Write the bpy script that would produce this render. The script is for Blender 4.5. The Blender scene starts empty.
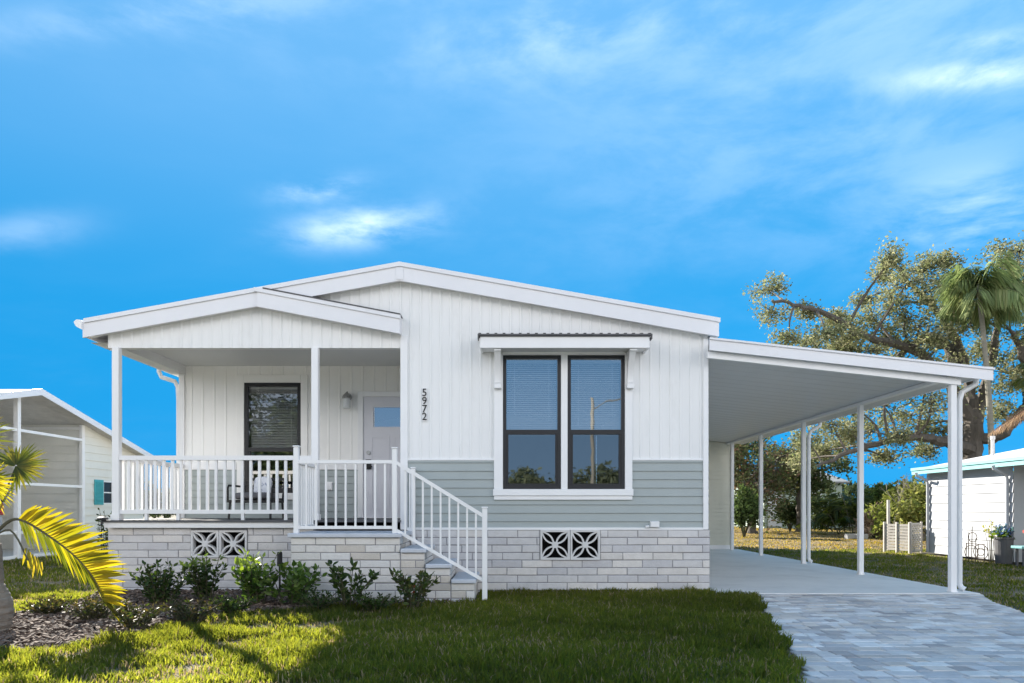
import bpy, bmesh, math, random
import numpy as np
from mathutils import Vector, Matrix, noise
R = math.radians
random.seed(7)
rng = np.random.default_rng(11)
scene = bpy.context.scene
col = scene.collection
F = 700.0          # focal length in pixels
EYE = 1.135        # camera height
HZ = 508.0         # image row of the horizon

def P(px, py, Y):
    """a point of the place at depth Y"""
    return Vector(((px - 512.0) / F * Y, Y, EYE + (HZ - py) / F * Y))
def PX(px, Y): return (px - 512.0) / F * Y
def PZ(py, Y): return EYE + (HZ - py) / F * Y

# ------------------------------------------------------------------ materials
def new_mat(name):
    m = bpy.data.materials.new(name); m.use_nodes = True
    nt = m.node_tree; b = nt.nodes['Principled BSDF']
    return m, nt, b

def mat(name, color, rough=0.55, var=0.06, scale=6.0, bump=0.0, bscale=60.0, metal=0.0, spec=0.4, attr=None, stain=None, stretch=(1, 1, 1)):
    """procedural paint / masonry: base colour with slow and fine variation, optional bump, optional per-piece tint"""
    m, nt, b = new_mat(name)
    N, L = nt.nodes, nt.links
    tc = N.new('ShaderNodeTexCoord'); mp = N.new('ShaderNodeMapping'); mp.inputs['Scale'].default_value = stretch
    L.new(tc.outputs['Object'], mp.inputs['Vector'])
    n1 = N.new('ShaderNodeTexNoise'); n1.inputs['Scale'].default_value = scale; n1.inputs['Detail'].default_value = 6; n1.inputs['Roughness'].default_value = 0.65
    L.new(mp.outputs['Vector'], n1.inputs['Vector'])
    mr = N.new('ShaderNodeMapRange'); mr.inputs['From Min'].default_value = 0.25; mr.inputs['From Max'].default_value = 0.75
    mr.inputs['To Min'].default_value = 1 - var; mr.inputs['To Max'].default_value = 1 + var
    L.new(n1.outputs['Fac'], mr.inputs['Value'])
    mul = N.new('ShaderNodeVectorMath'); mul.operation = 'SCALE'
    if attr:
        a = N.new('ShaderNodeAttribute'); a.attribute_name = attr
        L.new(a.outputs['Color'], mul.inputs[0])
    else:
        mul.inputs[0].default_value = color
    L.new(mr.outputs['Result'], mul.inputs['Scale'])
    out = mul.outputs['Vector']
    if stain:
        scol, sscale, lo, hi = stain
        n3 = N.new('ShaderNodeTexNoise'); n3.inputs['Scale'].default_value = sscale; n3.inputs['Detail'].default_value = 8; n3.inputs['Roughness'].default_value = .7
        L.new(mp.outputs['Vector'], n3.inputs['Vector'])
        r3 = N.new('ShaderNodeMapRange'); r3.inputs['From Min'].default_value = lo; r3.inputs['From Max'].default_value = hi
        L.new(n3.outputs['Fac'], r3.inputs['Value'])
        mx = N.new('ShaderNodeMix'); mx.data_type = 'RGBA'
        L.new(r3.outputs['Result'], mx.inputs['Factor']); L.new(out, mx.inputs['A']); mx.inputs['B'].default_value = (*scol, 1)
        out = mx.outputs['Result']
    L.new(out, b.inputs['Base Color'])
    b.inputs['Roughness'].default_value = rough; b.inputs['Metallic'].default_value = metal
    b.inputs['Specular IOR Level'].default_value = spec
    if bump > 0:
        n2 = N.new('ShaderNodeTexNoise'); n2.inputs['Scale'].default_value = bscale; n2.inputs['Detail'].default_value = 5
        L.new(mp.outputs['Vector'], n2.inputs['Vector'])
        bp = N.new('ShaderNodeBump'); bp.inputs['Strength'].default_value = bump; bp.inputs['Distance'].default_value = 0.02
        L.new(n2.outputs['Fac'], bp.inputs['Height']); L.new(bp.outputs['Normal'], b.inputs['Normal'])
    return m

def leaf_mat(name, rough=0.5, trans=0.45, tcol=(1.0, 1.0, 0.5), gain=1.0, spec=.3):
    """leaf: colour comes from the plant's own 'Col' attribute, part of the light passes through the blade"""
    m, nt, b = new_mat(name)
    N, L = nt.nodes, nt.links
    a = N.new('ShaderNodeAttribute'); a.attribute_name = 'Col'
    sc = N.new('ShaderNodeVectorMath'); sc.operation = 'SCALE'; sc.inputs['Scale'].default_value = gain
    L.new(a.outputs['Color'], sc.inputs[0])
    L.new(sc.outputs['Vector'], b.inputs['Base Color']); b.inputs['Roughness'].default_value = rough
    b.inputs['Specular IOR Level'].default_value = spec
    tr = N.new('ShaderNodeBsdfTranslucent')
    mu = N.new('ShaderNodeVectorMath'); mu.operation = 'MULTIPLY'; mu.inputs[1].default_value = tcol
    L.new(sc.outputs['Vector'], mu.inputs[0]); L.new(mu.outputs['Vector'], tr.inputs['Color'])
    mx = N.new('ShaderNodeMixShader'); mx.inputs['Fac'].default_value = trans
    L.new(b.outputs['BSDF'], mx.inputs[1]); L.new(tr.outputs['BSDF'], mx.inputs[2])
    L.new(mx.outputs['Shader'], N['Material Output'].inputs['Surface'])
    return m

def glass_mat(name, refl=0.3, tint=(0.8, 0.88, 0.9)):
    m, nt, b = new_mat(name)
    N, L = nt.nodes, nt.links
    N.remove(b)
    g = N.new('ShaderNodeBsdfGlossy'); g.inputs['Roughness'].default_value = 0.015; g.inputs['Color'].default_value = (0.95, 0.97, 1, 1)
    t = N.new('ShaderNodeBsdfTransparent'); t.inputs['Color'].default_value = (*tint, 1)
    lw = N.new('ShaderNodeLayerWeight'); lw.inputs['Blend'].default_value = 0.35
    mr = N.new('ShaderNodeMapRange'); mr.inputs['To Min'].default_value = refl; mr.inputs['To Max'].default_value = 1.0
    L.new(lw.outputs['Fresnel'], mr.inputs['Value'])
    n2 = N.new('ShaderNodeTexNoise'); n2.inputs['Scale'].default_value = 2.5
    tc = N.new('ShaderNodeTexCoord'); L.new(tc.outputs['Object'], n2.inputs['Vector'])
    bp = N.new('ShaderNodeBump'); bp.inputs['Strength'].default_value = 0.03; bp.inputs['Distance'].default_value = 0.02
    L.new(n2.outputs['Fac'], bp.inputs['Height']); L.new(bp.outputs['Normal'], g.inputs['Normal'])
    mx = N.new('ShaderNodeMixShader')
    L.new(mr.outputs['Result'], mx.inputs['Fac']); L.new(t.outputs['BSDF'], mx.inputs[1]); L.new(g.outputs['BSDF'], mx.inputs[2])
    L.new(mx.outputs['Shader'], N['Material Output'].inputs['Surface'])
    return m

def screen_mat(name):
    """insect screen: mostly see-through grey mesh"""
    m, nt, b = new_mat(name)
    N, L = nt.nodes, nt.links
    b.inputs['Base Color'].default_value = (.40, .41, .38, 1); b.inputs['Roughness'].default_value = .8
    t = N.new('ShaderNodeBsdfTransparent'); mx = N.new('ShaderNodeMixShader')
    n = N.new('ShaderNodeTexNoise'); n.inputs['Scale'].default_value = 3
    mr = N.new('ShaderNodeMapRange'); mr.inputs['To Min'].default_value = .06; mr.inputs['To Max'].default_value = .10
    L.new(n.outputs['Fac'], mr.inputs['Value']); L.new(mr.outputs['Result'], mx.inputs['Fac'])
    L.new(t.outputs['BSDF'], mx.inputs[1]); L.new(b.outputs['BSDF'], mx.inputs[2])
    L.new(mx.outputs['Shader'], N['Material Output'].inputs['Surface'])
    return m

M = {}
M['white'] = mat('white_vinyl', (.80, .80, .79), .5, .05, 1.7, .12, 9, stain=((.66, .655, .63), 2.6, .55, .90), stretch=(1, 1, .3))
M['trim'] = mat('white_trim_paint', (.82, .82, .82), .4, .03, 2.5, .02, 30)
M['fascia'] = mat('white_fascia_metal', (.76, .76, .78), .35, .035, 1.8, .02, 20, stain=((.62, .62, .62), 2.2, .62, .9))
M['cream'] = mat('cream_vinyl', (.85, .845, .82), .5, .03, 1.3, .02, 40)
M['sage'] = mat('sage_siding', (.35, .39, .385), .5, .05, 2.0, .05, 80)
M['black'] = mat('black_frame', (.018, .018, .02), .4, .1, 10)
M['iron'] = mat('black_iron', (.02, .02, .02), .5, .2, 20, .1, 80)
M['blind'] = mat('white_blind', (.80, .81, .82), .55, .04, 5)
M['shingle'] = mat('grey_shingle', (.11, .11, .115), .9, .35, 14, .4, 90)
M['brick'] = mat('painted_slump_block', (.7, .7, .7), .75, .09, 7, .35, 42, attr='Col', stain=((.46, .43, .40), 5.5, .60, .85))
M['mortar'] = mat('pale_mortar', (.27, .265, .275), .9, .12, 14, .3, 80)
M['vent'] = mat('white_cast_block', (.66, .65, .64), .8, .08, 9, .2, 70)
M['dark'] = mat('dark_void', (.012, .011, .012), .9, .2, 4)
M['deck'] = mat('grey_deck_boards', (.10, .10, .105), .7, .2, 8, .1, 60)
M['tread'] = mat('grey_blue_concrete', (.52, .55, .60), .75, .09, 5, .12, 60)
M['concrete'] = mat('carport_concrete', (.70, .69, .67), .6, .07, 1.2, .05, 70, stain=((.50, .49, .47), 1.1, .5, .85))
M['paver'] = mat('paver_stone', (.5, .5, .5), .75, .13, 9, .25, 60, attr='Col', stain=((.33, .31, .31), 2.4, .58, .9))
M['joint'] = mat('paver_joint_sand', (.22, .21, .20), .95, .2, 20)
M['panel'] = mat('white_roof_panel', (.66, .67, .67), .4, .04, 1.2, .03, 10)
M['door'] = mat('door_paint', (.66, .66, .70), .4, .03, 2)
M['steel'] = mat('brushed_nickel', (.40, .40, .39), .35, .1, 20, 0, 1, .9)
M['glass'] = glass_mat('window_glass', .42, (.9, .92, .92))
M['glass_dim'] = glass_mat('porch_window_glass', .13, (.95, .96, .95))
M['glass_low'] = mat('dark_window_glass', (.025, .028, .032), .25, .2, 3, spec=.3)
M['glass_scr'] = glass_mat('screened_lower_glass', .21, (.55, .58, .6))
M['frost'] = mat('seeded_lamp_glass', (.62, .64, .64), .25, .1, 30)
M['cushion'] = mat('white_cushion', (.70, .71, .74), .9, .1, 14, .1, 50)
M['print'] = mat('patterned_cushion', (.72, .73, .77), .9, .1, 5, .1, 60, stain=((.30, .34, .44), 16, .52, .58))
M['bark'] = mat('oak_bark', (.115, .10, .085), .95, .4, 7, .7, 22, stretch=(1, 1, .3))
M['palmbark'] = mat('palm_bark', (.24, .205, .17), .95, .25, 8, .7, 26, stretch=(.6, .6, 3))
M['palmpale'] = mat('pale_palm_trunk', (.25, .235, .19), .95, .2, 8, .4, 26, stretch=(.6, .6, 3))
M['stem'] = mat('green_brown_stem', (.075, .07, .04), .8, .2, 20)
M['leaf'] = leaf_mat('shrub_leaf', .42, .36, (1.6, 1.7, .5), 1.1, .18)
M['oakleaf'] = leaf_mat('oak_leaf', .7, .42, (1.0, 1.03, .85), 1.7, .1)
M['palmleaf'] = leaf_mat('palm_leaf', .42, .62, (1.35, 1.12, .25), 1.0)
M['grass'] = leaf_mat('grass_blade', .5, .72, (6.4, 4.5, .70), .80, .15)
M['drygrass'] = leaf_mat('dry_grass_blade', .8, .45, (1.5, 1.35, 1.0), 1.0, .1)
M['darkpad'] = mat('charcoal_pad', (.13, .13, .14), .9, .12, 14, .1, 50)
M['chip'] = mat('wood_chip', (.2, .15, .12), .9, .3, 15, .3, 60, attr='Col')
M['lapwhite'] = mat('neighbour_white_siding', (.72, .715, .66), .6, .05, 2, .05, 60)
M['lapbeige'] = mat('neighbour_grey_green_siding', (.66, .65, .55), .6, .05, 2, .05, 60)
M['teal'] = mat('teal_paint', (.06, .36, .40), .5, .1, 6)
M['aqua'] = mat('aqua_paint', (.22, .47, .47), .5, .06, 6)
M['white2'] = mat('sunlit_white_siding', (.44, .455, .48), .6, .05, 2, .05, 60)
M['roofwhite'] = mat('white_roof_coating', (.60, .58, .56), .8, .15, 5, .2, 40)
M['palegreen'] = mat('pale_green_stucco', (.40, .47, .40), .8, .08, 2, .1, 40)
M['screen'] = screen_mat('insect_screen')
M['carwhite'] = mat('white_car_paint', (.75, .75, .76), .2, .02, 2)
M['greyroof'] = mat('grey_far_roof', (.26, .26, .25), .9, .15, 4)
M['red'] = mat('red_lens', (.45, .012, .012), .25, .1, 8)
M['rubber'] = mat('tyre_rubber', (.02, .02, .02), .8, .2, 20)
M['bin'] = mat('dark_grey_plastic', (.10, .10, .105), .6, .15, 7)
M['terracotta'] = mat('red_plastic', (.42, .07, .05), .6, .1, 8)
M['wood'] = mat('weathered_pole_wood', (.20, .19, .16), .9, .25, 6, .3, 30, stretch=(1, 1, .2))
M['asphalt'] = mat('street_concrete', (.48, .465, .44), .9, .2, 20, .3, 120)
M['brown'] = mat('dry_brown_foliage', (.22, .13, .08), .9, .3, 10)

M['fence'] = mat('dull_beige_fence', (.46, .43, .39), .8, .12, 6, .1, 40)
# ------------------------------------------------------------------ mesh builder
class MB:
    def __init__(self):
        self.v = []; self.f = []; self.c = []; self.cur = (1, 1, 1)
    def color(self, c): self.cur = tuple(c)
    def add(self, vs, fs):
        k = len(self.v)
        self.v += [tuple(p) for p in vs]; self.f += [tuple(i + k for i in f) for f in fs]; self.c += [self.cur] * len(vs)
    def quad(self, a, b, c, d): self.add([a, b, c, d], [(0, 1, 2, 3)])
    def box(self, x0, x1, y0, y1, z0, z1):
        vs = [(x0, y0, z0), (x1, y0, z0), (x1, y1, z0), (x0, y1, z0), (x0, y0, z1), (x1, y0, z1), (x1, y1, z1), (x0, y1, z1)]
        self.add(vs, [(0, 3, 2, 1), (4, 5, 6, 7), (0, 1, 5, 4), (1, 2, 6, 5), (2, 3, 7, 6), (3, 0, 4, 7)])
    def bbox(self, x0, x1, y0, y1, z0, z1, r=.006, jit=0):
        """box with chamfered upright and front edges (an octagonal outline plus inset front/back)"""
        bm = bmesh.new(); bmesh.ops.create_cube(bm, size=1)
        for v in bm.verts:
            v.co = Vector((x0 + (v.co.x + .5) * (x1 - x0) + random.uniform(-jit, jit), y0 + (v.co.y + .5) * (y1 - y0), z0 + (v.co.z + .5) * (z1 - z0) + random.uniform(-jit, jit)))
        bmesh.ops.bevel(bm, geom=bm.edges[:], offset=r, segments=1, affect='EDGES')
        bm.verts.index_update()
        self.add([v.co for v in bm.verts], [[v.index for v in f.verts] for f in bm.faces]); bm.free()
    def obox(self, c, ax, ay, az):
        """oriented box: centre and three half-axis vectors"""
        c, ax, ay, az = map(Vector, (c, ax, ay, az))
        vs = [c + sx * ax + sy * ay + sz * az for sz in (-1, 1) for sx, sy in ((-1, -1), (1, -1), (1, 1), (-1, 1))]
        self.add(vs, [(0, 3, 2, 1), (4, 5, 6, 7), (0, 1, 5, 4), (1, 2, 6, 5), (2, 3, 7, 6), (3, 0, 4, 7)])
    def bar(self, p0, p1, w, h, up=(0, 0, 1)):
        p0, p1, up = Vector(p0), Vector(p1), Vector(up)
        d = (p1 - p0); l = d.length; d.normalize()
        s = d.cross(up).normalized(); u = s.cross(d).normalized()
        self.obox((p0 + p1) / 2, d * l / 2, s * w / 2, u * h / 2)
    def tube(self, pts, rad, n=8, cap=True, wob=0.0):
        pts = [Vector(p) for p in pts]
        if not hasattr(rad, '__len__'): rad = [rad] * len(pts)
        rings = []; k = len(self.v); ref = Vector((0.31, 0.17, 1)).normalized()
        for i, p in enumerate(pts):
            d = (pts[min(i + 1, len(pts) - 1)] - pts[max(i - 1, 0)])
            if d.length < 1e-9: d = Vector((0, 0, 1))
            d.normalize()
            if abs(d.dot(ref)) > .97: ref = Vector((1, .2, .1)).normalized()
            s = d.cross(ref).normalized(); t = d.cross(s).normalized()
            for j in range(n):
                a = 2 * math.pi * j / n; r = rad[i] * (1 + random.uniform(-wob, wob))
                self.v.append(tuple(p + s * math.cos(a) * r + t * math.sin(a) * r)); self.c.append(self.cur)
        for i in range(len(pts) - 1):
            for j in range(n):
                a = k + i * n + j; b = k + i * n + (j + 1) % n
                self.f.append((a, b, b + n, a + n))
        if cap:
            self.f.append(tuple(k + j for j in range(n))[::-1]); self.f.append(tuple(k + (len(pts) - 1) * n + j for j in range(n)))
    def lathe(self, c, prof, n=16):
        c = Vector(c); k = len(self.v)
        for r, z in prof:
            for j in range(n):
                a = 2 * math.pi * j / n
                self.v.append((c.x + r * math.cos(a), c.y + r * math.sin(a), c.z + z)); self.c.append(self.cur)
        for i in range(len(prof) - 1):
            for j in range(n):
                a = k + i * n + j; b = k + i * n + (j + 1) % n
                self.f.append((a, b, b + n, a + n))
        self.f.append(tuple(k + j for j in range(n))[::-1]); self.f.append(tuple(k + (len(prof) - 1) * n + j for j in range(n)))
    def prism(self, pts, vec):
        """closed polygon extruded along a vector"""
        vec = Vector(vec); n = len(pts); a = [Vector(p) for p in pts]
        self.add(a + [p + vec for p in a], [tuple(range(n))[::-1], tuple(range(n, 2 * n))] + [(i, (i + 1) % n, n + (i + 1) % n, n + i) for i in range(n)])
    def build(self, name, m, parent=None, smooth=False, local=False):
        off = Vector((0, 0, 0))
        if parent is not None and not local: off = world_off(parent)
        me = bpy.data.meshes.new(name)
        me.from_pydata([(x - off.x, y - off.y, z - off.z) for x, y, z in self.v], [], self.f)
        ca = me.color_attributes.new('Col', 'FLOAT_COLOR', 'POINT')
        ca.data.foreach_set('color', np.array([(*c, 1.0) for c in self.c], dtype=np.float32).ravel())
        bm = bmesh.new(); bm.from_mesh(me); bmesh.ops.recalc_face_normals(bm, faces=bm.faces[:]); bm.to_mesh(me); bm.free()
        if smooth:
            me.polygons.foreach_set('use_smooth', [True] * len(me.polygons))
        me.materials.append(m)
        o = bpy.data.objects.new(name, me); col.objects.link(o)
        if parent is not None: o.parent = parent
        return o

def world_off(o):
    p = Vector((0, 0, 0))
    while o is not None:
        p = p + o.location; o = o.parent
    return p

def np_mesh(name, V, faces4, faces3, C, m, parent=None):
    """large leaf / grass meshes straight from arrays"""
    off = world_off(parent) if parent is not None else Vector((0, 0, 0))
    V = np.asarray(V, np.float32) - np.array(off, np.float32)
    me = bpy.data.meshes.new(name)
    me.vertices.add(len(V)); me.vertices.foreach_set('co', V.ravel())
    n4, n3 = len(faces4), len(faces3)
    idx = np.concatenate([np.asarray(faces4, np.int32).ravel(), np.asarray(faces3, np.int32).ravel()]).astype(np.int32)
    me.loops.add(len(idx)); me.loops.foreach_set('vertex_index', idx)
    me.polygons.add(n4 + n3)
    st = np.concatenate([np.arange(n4) * 4, n4 * 4 + np.arange(n3) * 3]).astype(np.int32)
    me.polygons.foreach_set('loop_start', st)
    ca = me.color_attributes.new('Col', 'FLOAT_COLOR', 'POINT')
    CC = np.ones((len(V), 4), np.float32); CC[:, :3] = C
    ca.data.foreach_set('color', CC.ravel())
    me.update(calc_edges=True); me.validate()
    me.materials.append(m)
    o = bpy.data.objects.new(name, me); col.objects.link(o)
    if parent is not None: o.parent = parent
    return o

def tag(o, label=None, cat=None, group=None, kind=None):
    if label: o['label'] = label
    if cat: o['category'] = cat
    if group: o['group'] = group
    if kind: o['kind'] = kind
    return o

def thing(name, loc, label, cat, group=None, rz=0):
    o = bpy.data.objects.new(name, None); col.objects.link(o)
    o.empty_display_size = .2; o.location = loc; o.rotation_euler = (0, 0, rz)
    return tag(o, label, cat, group)

def copy_child(src, parent, loc):
    c = src.copy(); col.objects.link(c); c.parent = parent; c.location = loc
    return c

# ------------------------------------------------------------------ wall skins
def cuts(u0, u1, holes, z0, z1):
    """rectangles of [u0,u1]x[z0,z1] that are left when the holes are taken out"""
    us = sorted({u0, u1, *[h[0] for h in holes if u0 < h[0] < u1], *[h[1] for h in holes if u0 < h[1] < u1]})
    out = []
    for a, b in zip(us, us[1:]):
        mid = (a + b) / 2; segs = [(z0, z1)]
        for h in holes:
            if h[0] <= mid <= h[1]:
                ns = []
                for s0, s1 in segs:
                    if h[2] > s0: ns.append((s0, min(s1, h[2])))
                    if h[3] < s1: ns.append((max(s0, h[3]), s1))
                segs = [s for s in ns if s[1] - s[0] > 1e-4]
        out += [(a, b, s0, s1) for s0, s1 in segs]
    return out

def lap(mb, o, u, n, u0, u1, z0, z1, course=.112, d=.014, holes=(), ztop=None):
    """horizontal lap siding; ztop(u) cuts the top to a roof line"""
    o, u, n = Vector(o), Vector(u), Vector(n); Z = Vector((0, 0, 1))
    z = z0
    while z < z1 - 1e-4:
        zt = min(z + course, z1)
        for a, b, s0, s1 in cuts(u0, u1, list(holes), z, zt):
            pts = [(a, s0), (b, s0), (b, s1), (a, s1)]
            if ztop:
                ta, tb = ztop(a), ztop(b)
                if s0 >= max(ta, tb) - 1e-5: continue
                if s1 > min(ta, tb):
                    # clip polygon against the sloped line
                    poly = [(a, s0), (b, s0), (b, s1), (a, s1)]; res = []
                    fn = lambda q: (ta + (tb - ta) * (q[0] - a) / (b - a)) - q[1]
                    for i in range(4):
                        p, q = poly[i], poly[(i + 1) % 4]; fp, fq = fn(p), fn(q)
                        if fp >= 0: res.append(p)
                        if (fp >= 0) != (fq >= 0):
                            t = fp / (fp - fq); res.append((p[0] + (q[0] - p[0]) * t, p[1] + (q[1] - p[1]) * t))
                    if len(res) < 3: continue
                    pts = res
            off = lambda zz: d * (1 - (zz - z) / course)
            mb.add([o + u * q[0] + Z * q[1] + n * off(q[1]) for q in pts], [tuple(range(len(pts)))])
            if s0 == z:
                mb.add([o + u * a + Z * s0, o + u * b + Z * s0, o + u * b + Z * s0 + n * d, o + u * a + Z * s0 + n * d], [(0, 1, 2, 3)])
        z = zt

def ribs(mb, o, u, n, u0, u1, z0, ztop, holes=(), period=.135, wb=.03, d=.009, brk=()):
    """vertical board-and-batten skin from z0 up to ztop(u)"""
    o, u, n = Vector(o), Vector(u), Vector(n); Z = Vector((0, 0, 1))
    k0 = math.floor(u0 / period) * period; xs = []
    x = k0
    while x < u1 + period:
        xs += [(x, 0), (x + period - wb - .006, 0), (x + period - wb, 1), (x + period - .006, 1)]
        x += period
    prof = []
    def offs(t):
        t = (t - k0) % period
        if t < period - wb - .006: return 0.0
        if t < period - wb: return (t - (period - wb - .006)) / .006 * d
        if t < period - .006: return d
        return (period - t) / .006 * d
    us = sorted({round(q, 5) for q in [u0, u1] + [a for a, _ in xs if u0 < a < u1] + [q for h in holes for q in h[:2] if u0 < q < u1] + [b for b in brk if u0 < b < u1]})
    for a, b in zip(us, us[1:]):
        oa, ob = offs(a + 1e-6), offs(b - 1e-6)
        if offs((a + b) / 2) in (0.0,): oa = ob = 0.0
        ta, tb = ztop(a), ztop(b); mid = (a + b) / 2; segs = [(z0, None)]
        for h in holes:
            if h[0] - 1e-6 <= mid <= h[1] + 1e-6: segs = [(z0, h[2]), (h[3], None)]
        for s0, s1 in segs:
            za, zb = (ta, tb) if s1 is None else (s1, s1)
            if za <= s0 and zb <= s0: continue
            mb.quad(o + u * a + Z * s0 + n * oa, o + u * b + Z * s0 + n * ob, o + u * b + Z * zb + n * ob, o + u * a + Z * za + n * oa)

def bricks(mb, o, u, n, u0, u1, z0, z1, L=.406, H=.1015, gap=.009, holes=(), th=.05, tint='cool', mb_back=None):
    """slump block: every block a chamfered piece with its own tint, in front of a mortar sheet"""
    o, u, n = Vector(o), Vector(u), Vector(n); Z = Vector((0, 0, 1)); row = 0; z = z1
    while z > z0 + .03:
        zb = max(z - H, z0)
        st = u0 - (0.0 if row % 2 == 0 else L / 2) - (.0 if row % 3 else .06)
        x = st
        while x < u1 - .01:
            a, b = max(x, u0), min(x + L, u1); x += L
            if b - a < .03: continue
            segs = [(a, b)]
            for h in holes:
                if zb < h[3] - .01 and z > h[2] + .01:
                    ns = []
                    for s0, s1 in segs:
                        if h[0] > s0: ns.append((s0, min(s1, h[0])))
                        if h[1] < s1: ns.append((max(s0, h[1]), s1))
                    segs = [s for s in ns if s[1] - s[0] > .02]
            for s0, s1 in segs:
                t = random.random()
                if tint == 'cool':
                    c = (.60, .585, .58) if t < .55 else ((.65, .62, .59) if t < .82 else (.53, .52, .53))
                else:
                    c = (.64, .62, .59) if t < .5 else ((.55, .51, .455) if t < .68 else ((.67, .66, .64) if t < .9 else (.47, .44, .40)))
                g = random.uniform(.94, 1.05); mb.color((c[0] * g, c[1] * g, c[2] * g))
                pr = random.uniform(-.004, .005); cz = .006
                q = [(s0 + gap / 2, zb + gap / 2), (s1 - gap / 2, zb + gap / 2), (s1 - gap / 2, z - gap / 2), (s0 + gap / 2, z - gap / 2)]
                q = [(p0 + random.uniform(-.002, .002), p1 + random.uniform(-.0022, .0022)) for p0, p1 in q]
                cx_, cz_ = (s0 + s1) / 2, (zb + z) / 2
                ins = [(p0 + math.copysign(cz, cx_ - p0), p1 + math.copysign(cz, cz_ - p1)) for p0, p1 in q]
                vs = [o + u * p0 + Z * p1 - n * .02 for p0, p1 in q] + [o + u * p0 + Z * p1 + n * (pr - .005) for p0, p1 in q] + [o + u * p0 + Z * p1 + n * pr for p0, p1 in ins]
                mb.add(vs, [(8, 9, 10, 11)] + [(i, (i + 1) % 4, 4 + (i + 1) % 4, 4 + i) for i in range(4)] + [(4 + i, 4 + (i + 1) % 4, 8 + (i + 1) % 4, 8 + i) for i in range(4)])
        z = zb; row += 1
    mb.color((1, 1, 1))
    if mb_back is not None:
        for a, b, s0, s1 in cuts(u0, u1, list(holes), z0, z1):
            mb_back.quad(o + u * a + Z * s0 - n * .007, o + u * b + Z * s0 - n * .007, o + u * b + Z * s1 - n * .007, o + u * a + Z * s1 - n * .007)

X_, Y_, Z_ = Vector((1, 0, 0)), Vector((0, 1, 0)), Vector((0, 0, 1))
# ================================================================== THE HOUSE
YF = 9.46; YB = 11.35; YE = 22.0
XR = -1.498
def zroof(x): return 4.40 - (.18 * (XR - x) if x < XR else .175 * (x - XR))
XP = -3.40
def zporch(x): return zroof(XP) - .19 * (x - XP)

house = thing('house', (-1.4, 15.5, 0), 'white low-gabled house with grey-green lower siding, black windows and a front porch', 'house')

# front skin
mb = MB()
WH = (-.1216, 1.521, 1.392, 3.195)
ribs(mb, (0, YF, 0), X_, -Y_, -1.49, 2.65, 1.79, lambda x: zroof(x) - .02, holes=[WH], brk=[XR])
mb.build('front_wall', M['white'], house)
mb = MB(); ribs(mb, (0, YF, 0), X_, -Y_, -5.46, -1.491, 3.297, lambda x: zroof(x) - .02)
# back side of the porch gable, end wall, inner porch wall
mb.quad((-5.46, 9.58, 3.297), (-1.49, 9.58, 3.297), (-1.49, 9.58, 3.7), (-5.46, 9.58, 3.45))
mb.quad((-5.46, YF, 3.297), (-1.49, YF, 3.297), (-1.49, 9.58, 3.297), (-5.46, 9.58, 3.297))
mb.build('gable_wall', M['white'], house)
mb = MB(); mb.quad((-1.49, YF + .002, .85), (-1.49, YB, .85), (-1.49, YB, 3.6), (-1.49, YF + .002, 3.6)); mb.build('porch_side_wall', M['white'], house)
mb = MB()
mb.add([(-5.38, YE, 0), (2.65, YE, 0), (2.65, YE, zroof(2.65) - .05), (XR, YE, zroof(XR) - .05), (-5.38, YE, zroof(-5.38) - .05)], [(0, 1, 2, 3, 4)])
mb.build('end_wall', M['white'], house)

mb = MB()
lap(mb, (-5.38, 0, 0), -Y_, -X_, -YE, -YB, .84, 3.6)
mb.build('side_wall', M['white'], house); mb = MB(); lap(mb, (2.65, 0, 0), Y_, X_, YF, YE, .84, 3.56)
mb.build('side_wall', M['white'], house)

mb = MB()
lap(mb, (0, YF, 0), X_, -Y_, -1.43, 2.6, .84, 1.785, course=.1135, d=.016, holes=[(-.243, 1.622, 1.257, 3.3)])
mb.build('wainscot', M['sage'], house); mb = MB()
lap(mb, (0, YB, 0), X_, -Y_, -5.38, -1.49, .97, 1.76, course=.113, d=.016, holes=[(-4.334, -3.42, 1.378, 3.162), (-2.42, -1.49, .9, 3)])
mb.build('wainscot', M['sage'], house)

mb = MB()
PW = (-4.334, -3.42, 1.378, 3.162)
ribs(mb, (0, YB, 0), X_, -Y_, -5.38, -1.49, 1.76, lambda x: 3.437, holes=[PW, (-2.40, -1.50, .9, 2.93)], period=.185, d=.007)
mb.build('porch_back_wall', M['cream'], house)

# trim, each board its own part
for q in (
    (-1.505, -1.407, YF - .03, YF + .05, .842, 3.46, .004),
    (2.578, 2.648, YF - .03, YF + .05, .842, 3.42, .004),
    (-1.407, -.243, YF - .022, YF - .0, 1.775, 1.80, .003),
    (1.622, 2.58, YF - .022, YF - .0, 1.775, 1.80, .003),
    (-5.39, -5.30, YB - .03, YB + .05, .975, 3.43, .004),
    (-5.30, -4.46, YB - .03, YB, 1.755, 1.875, .003),
    (-3.31, -2.50, YB - .03, YB, 1.755, 1.875, .003),
    (-1.407, 2.58, YF - .026, YF - .0, .838, .872, .003),
):
    mb = MB(); mb.bbox(*q); mb.build('corner_trim', M['trim'], house)

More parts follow.
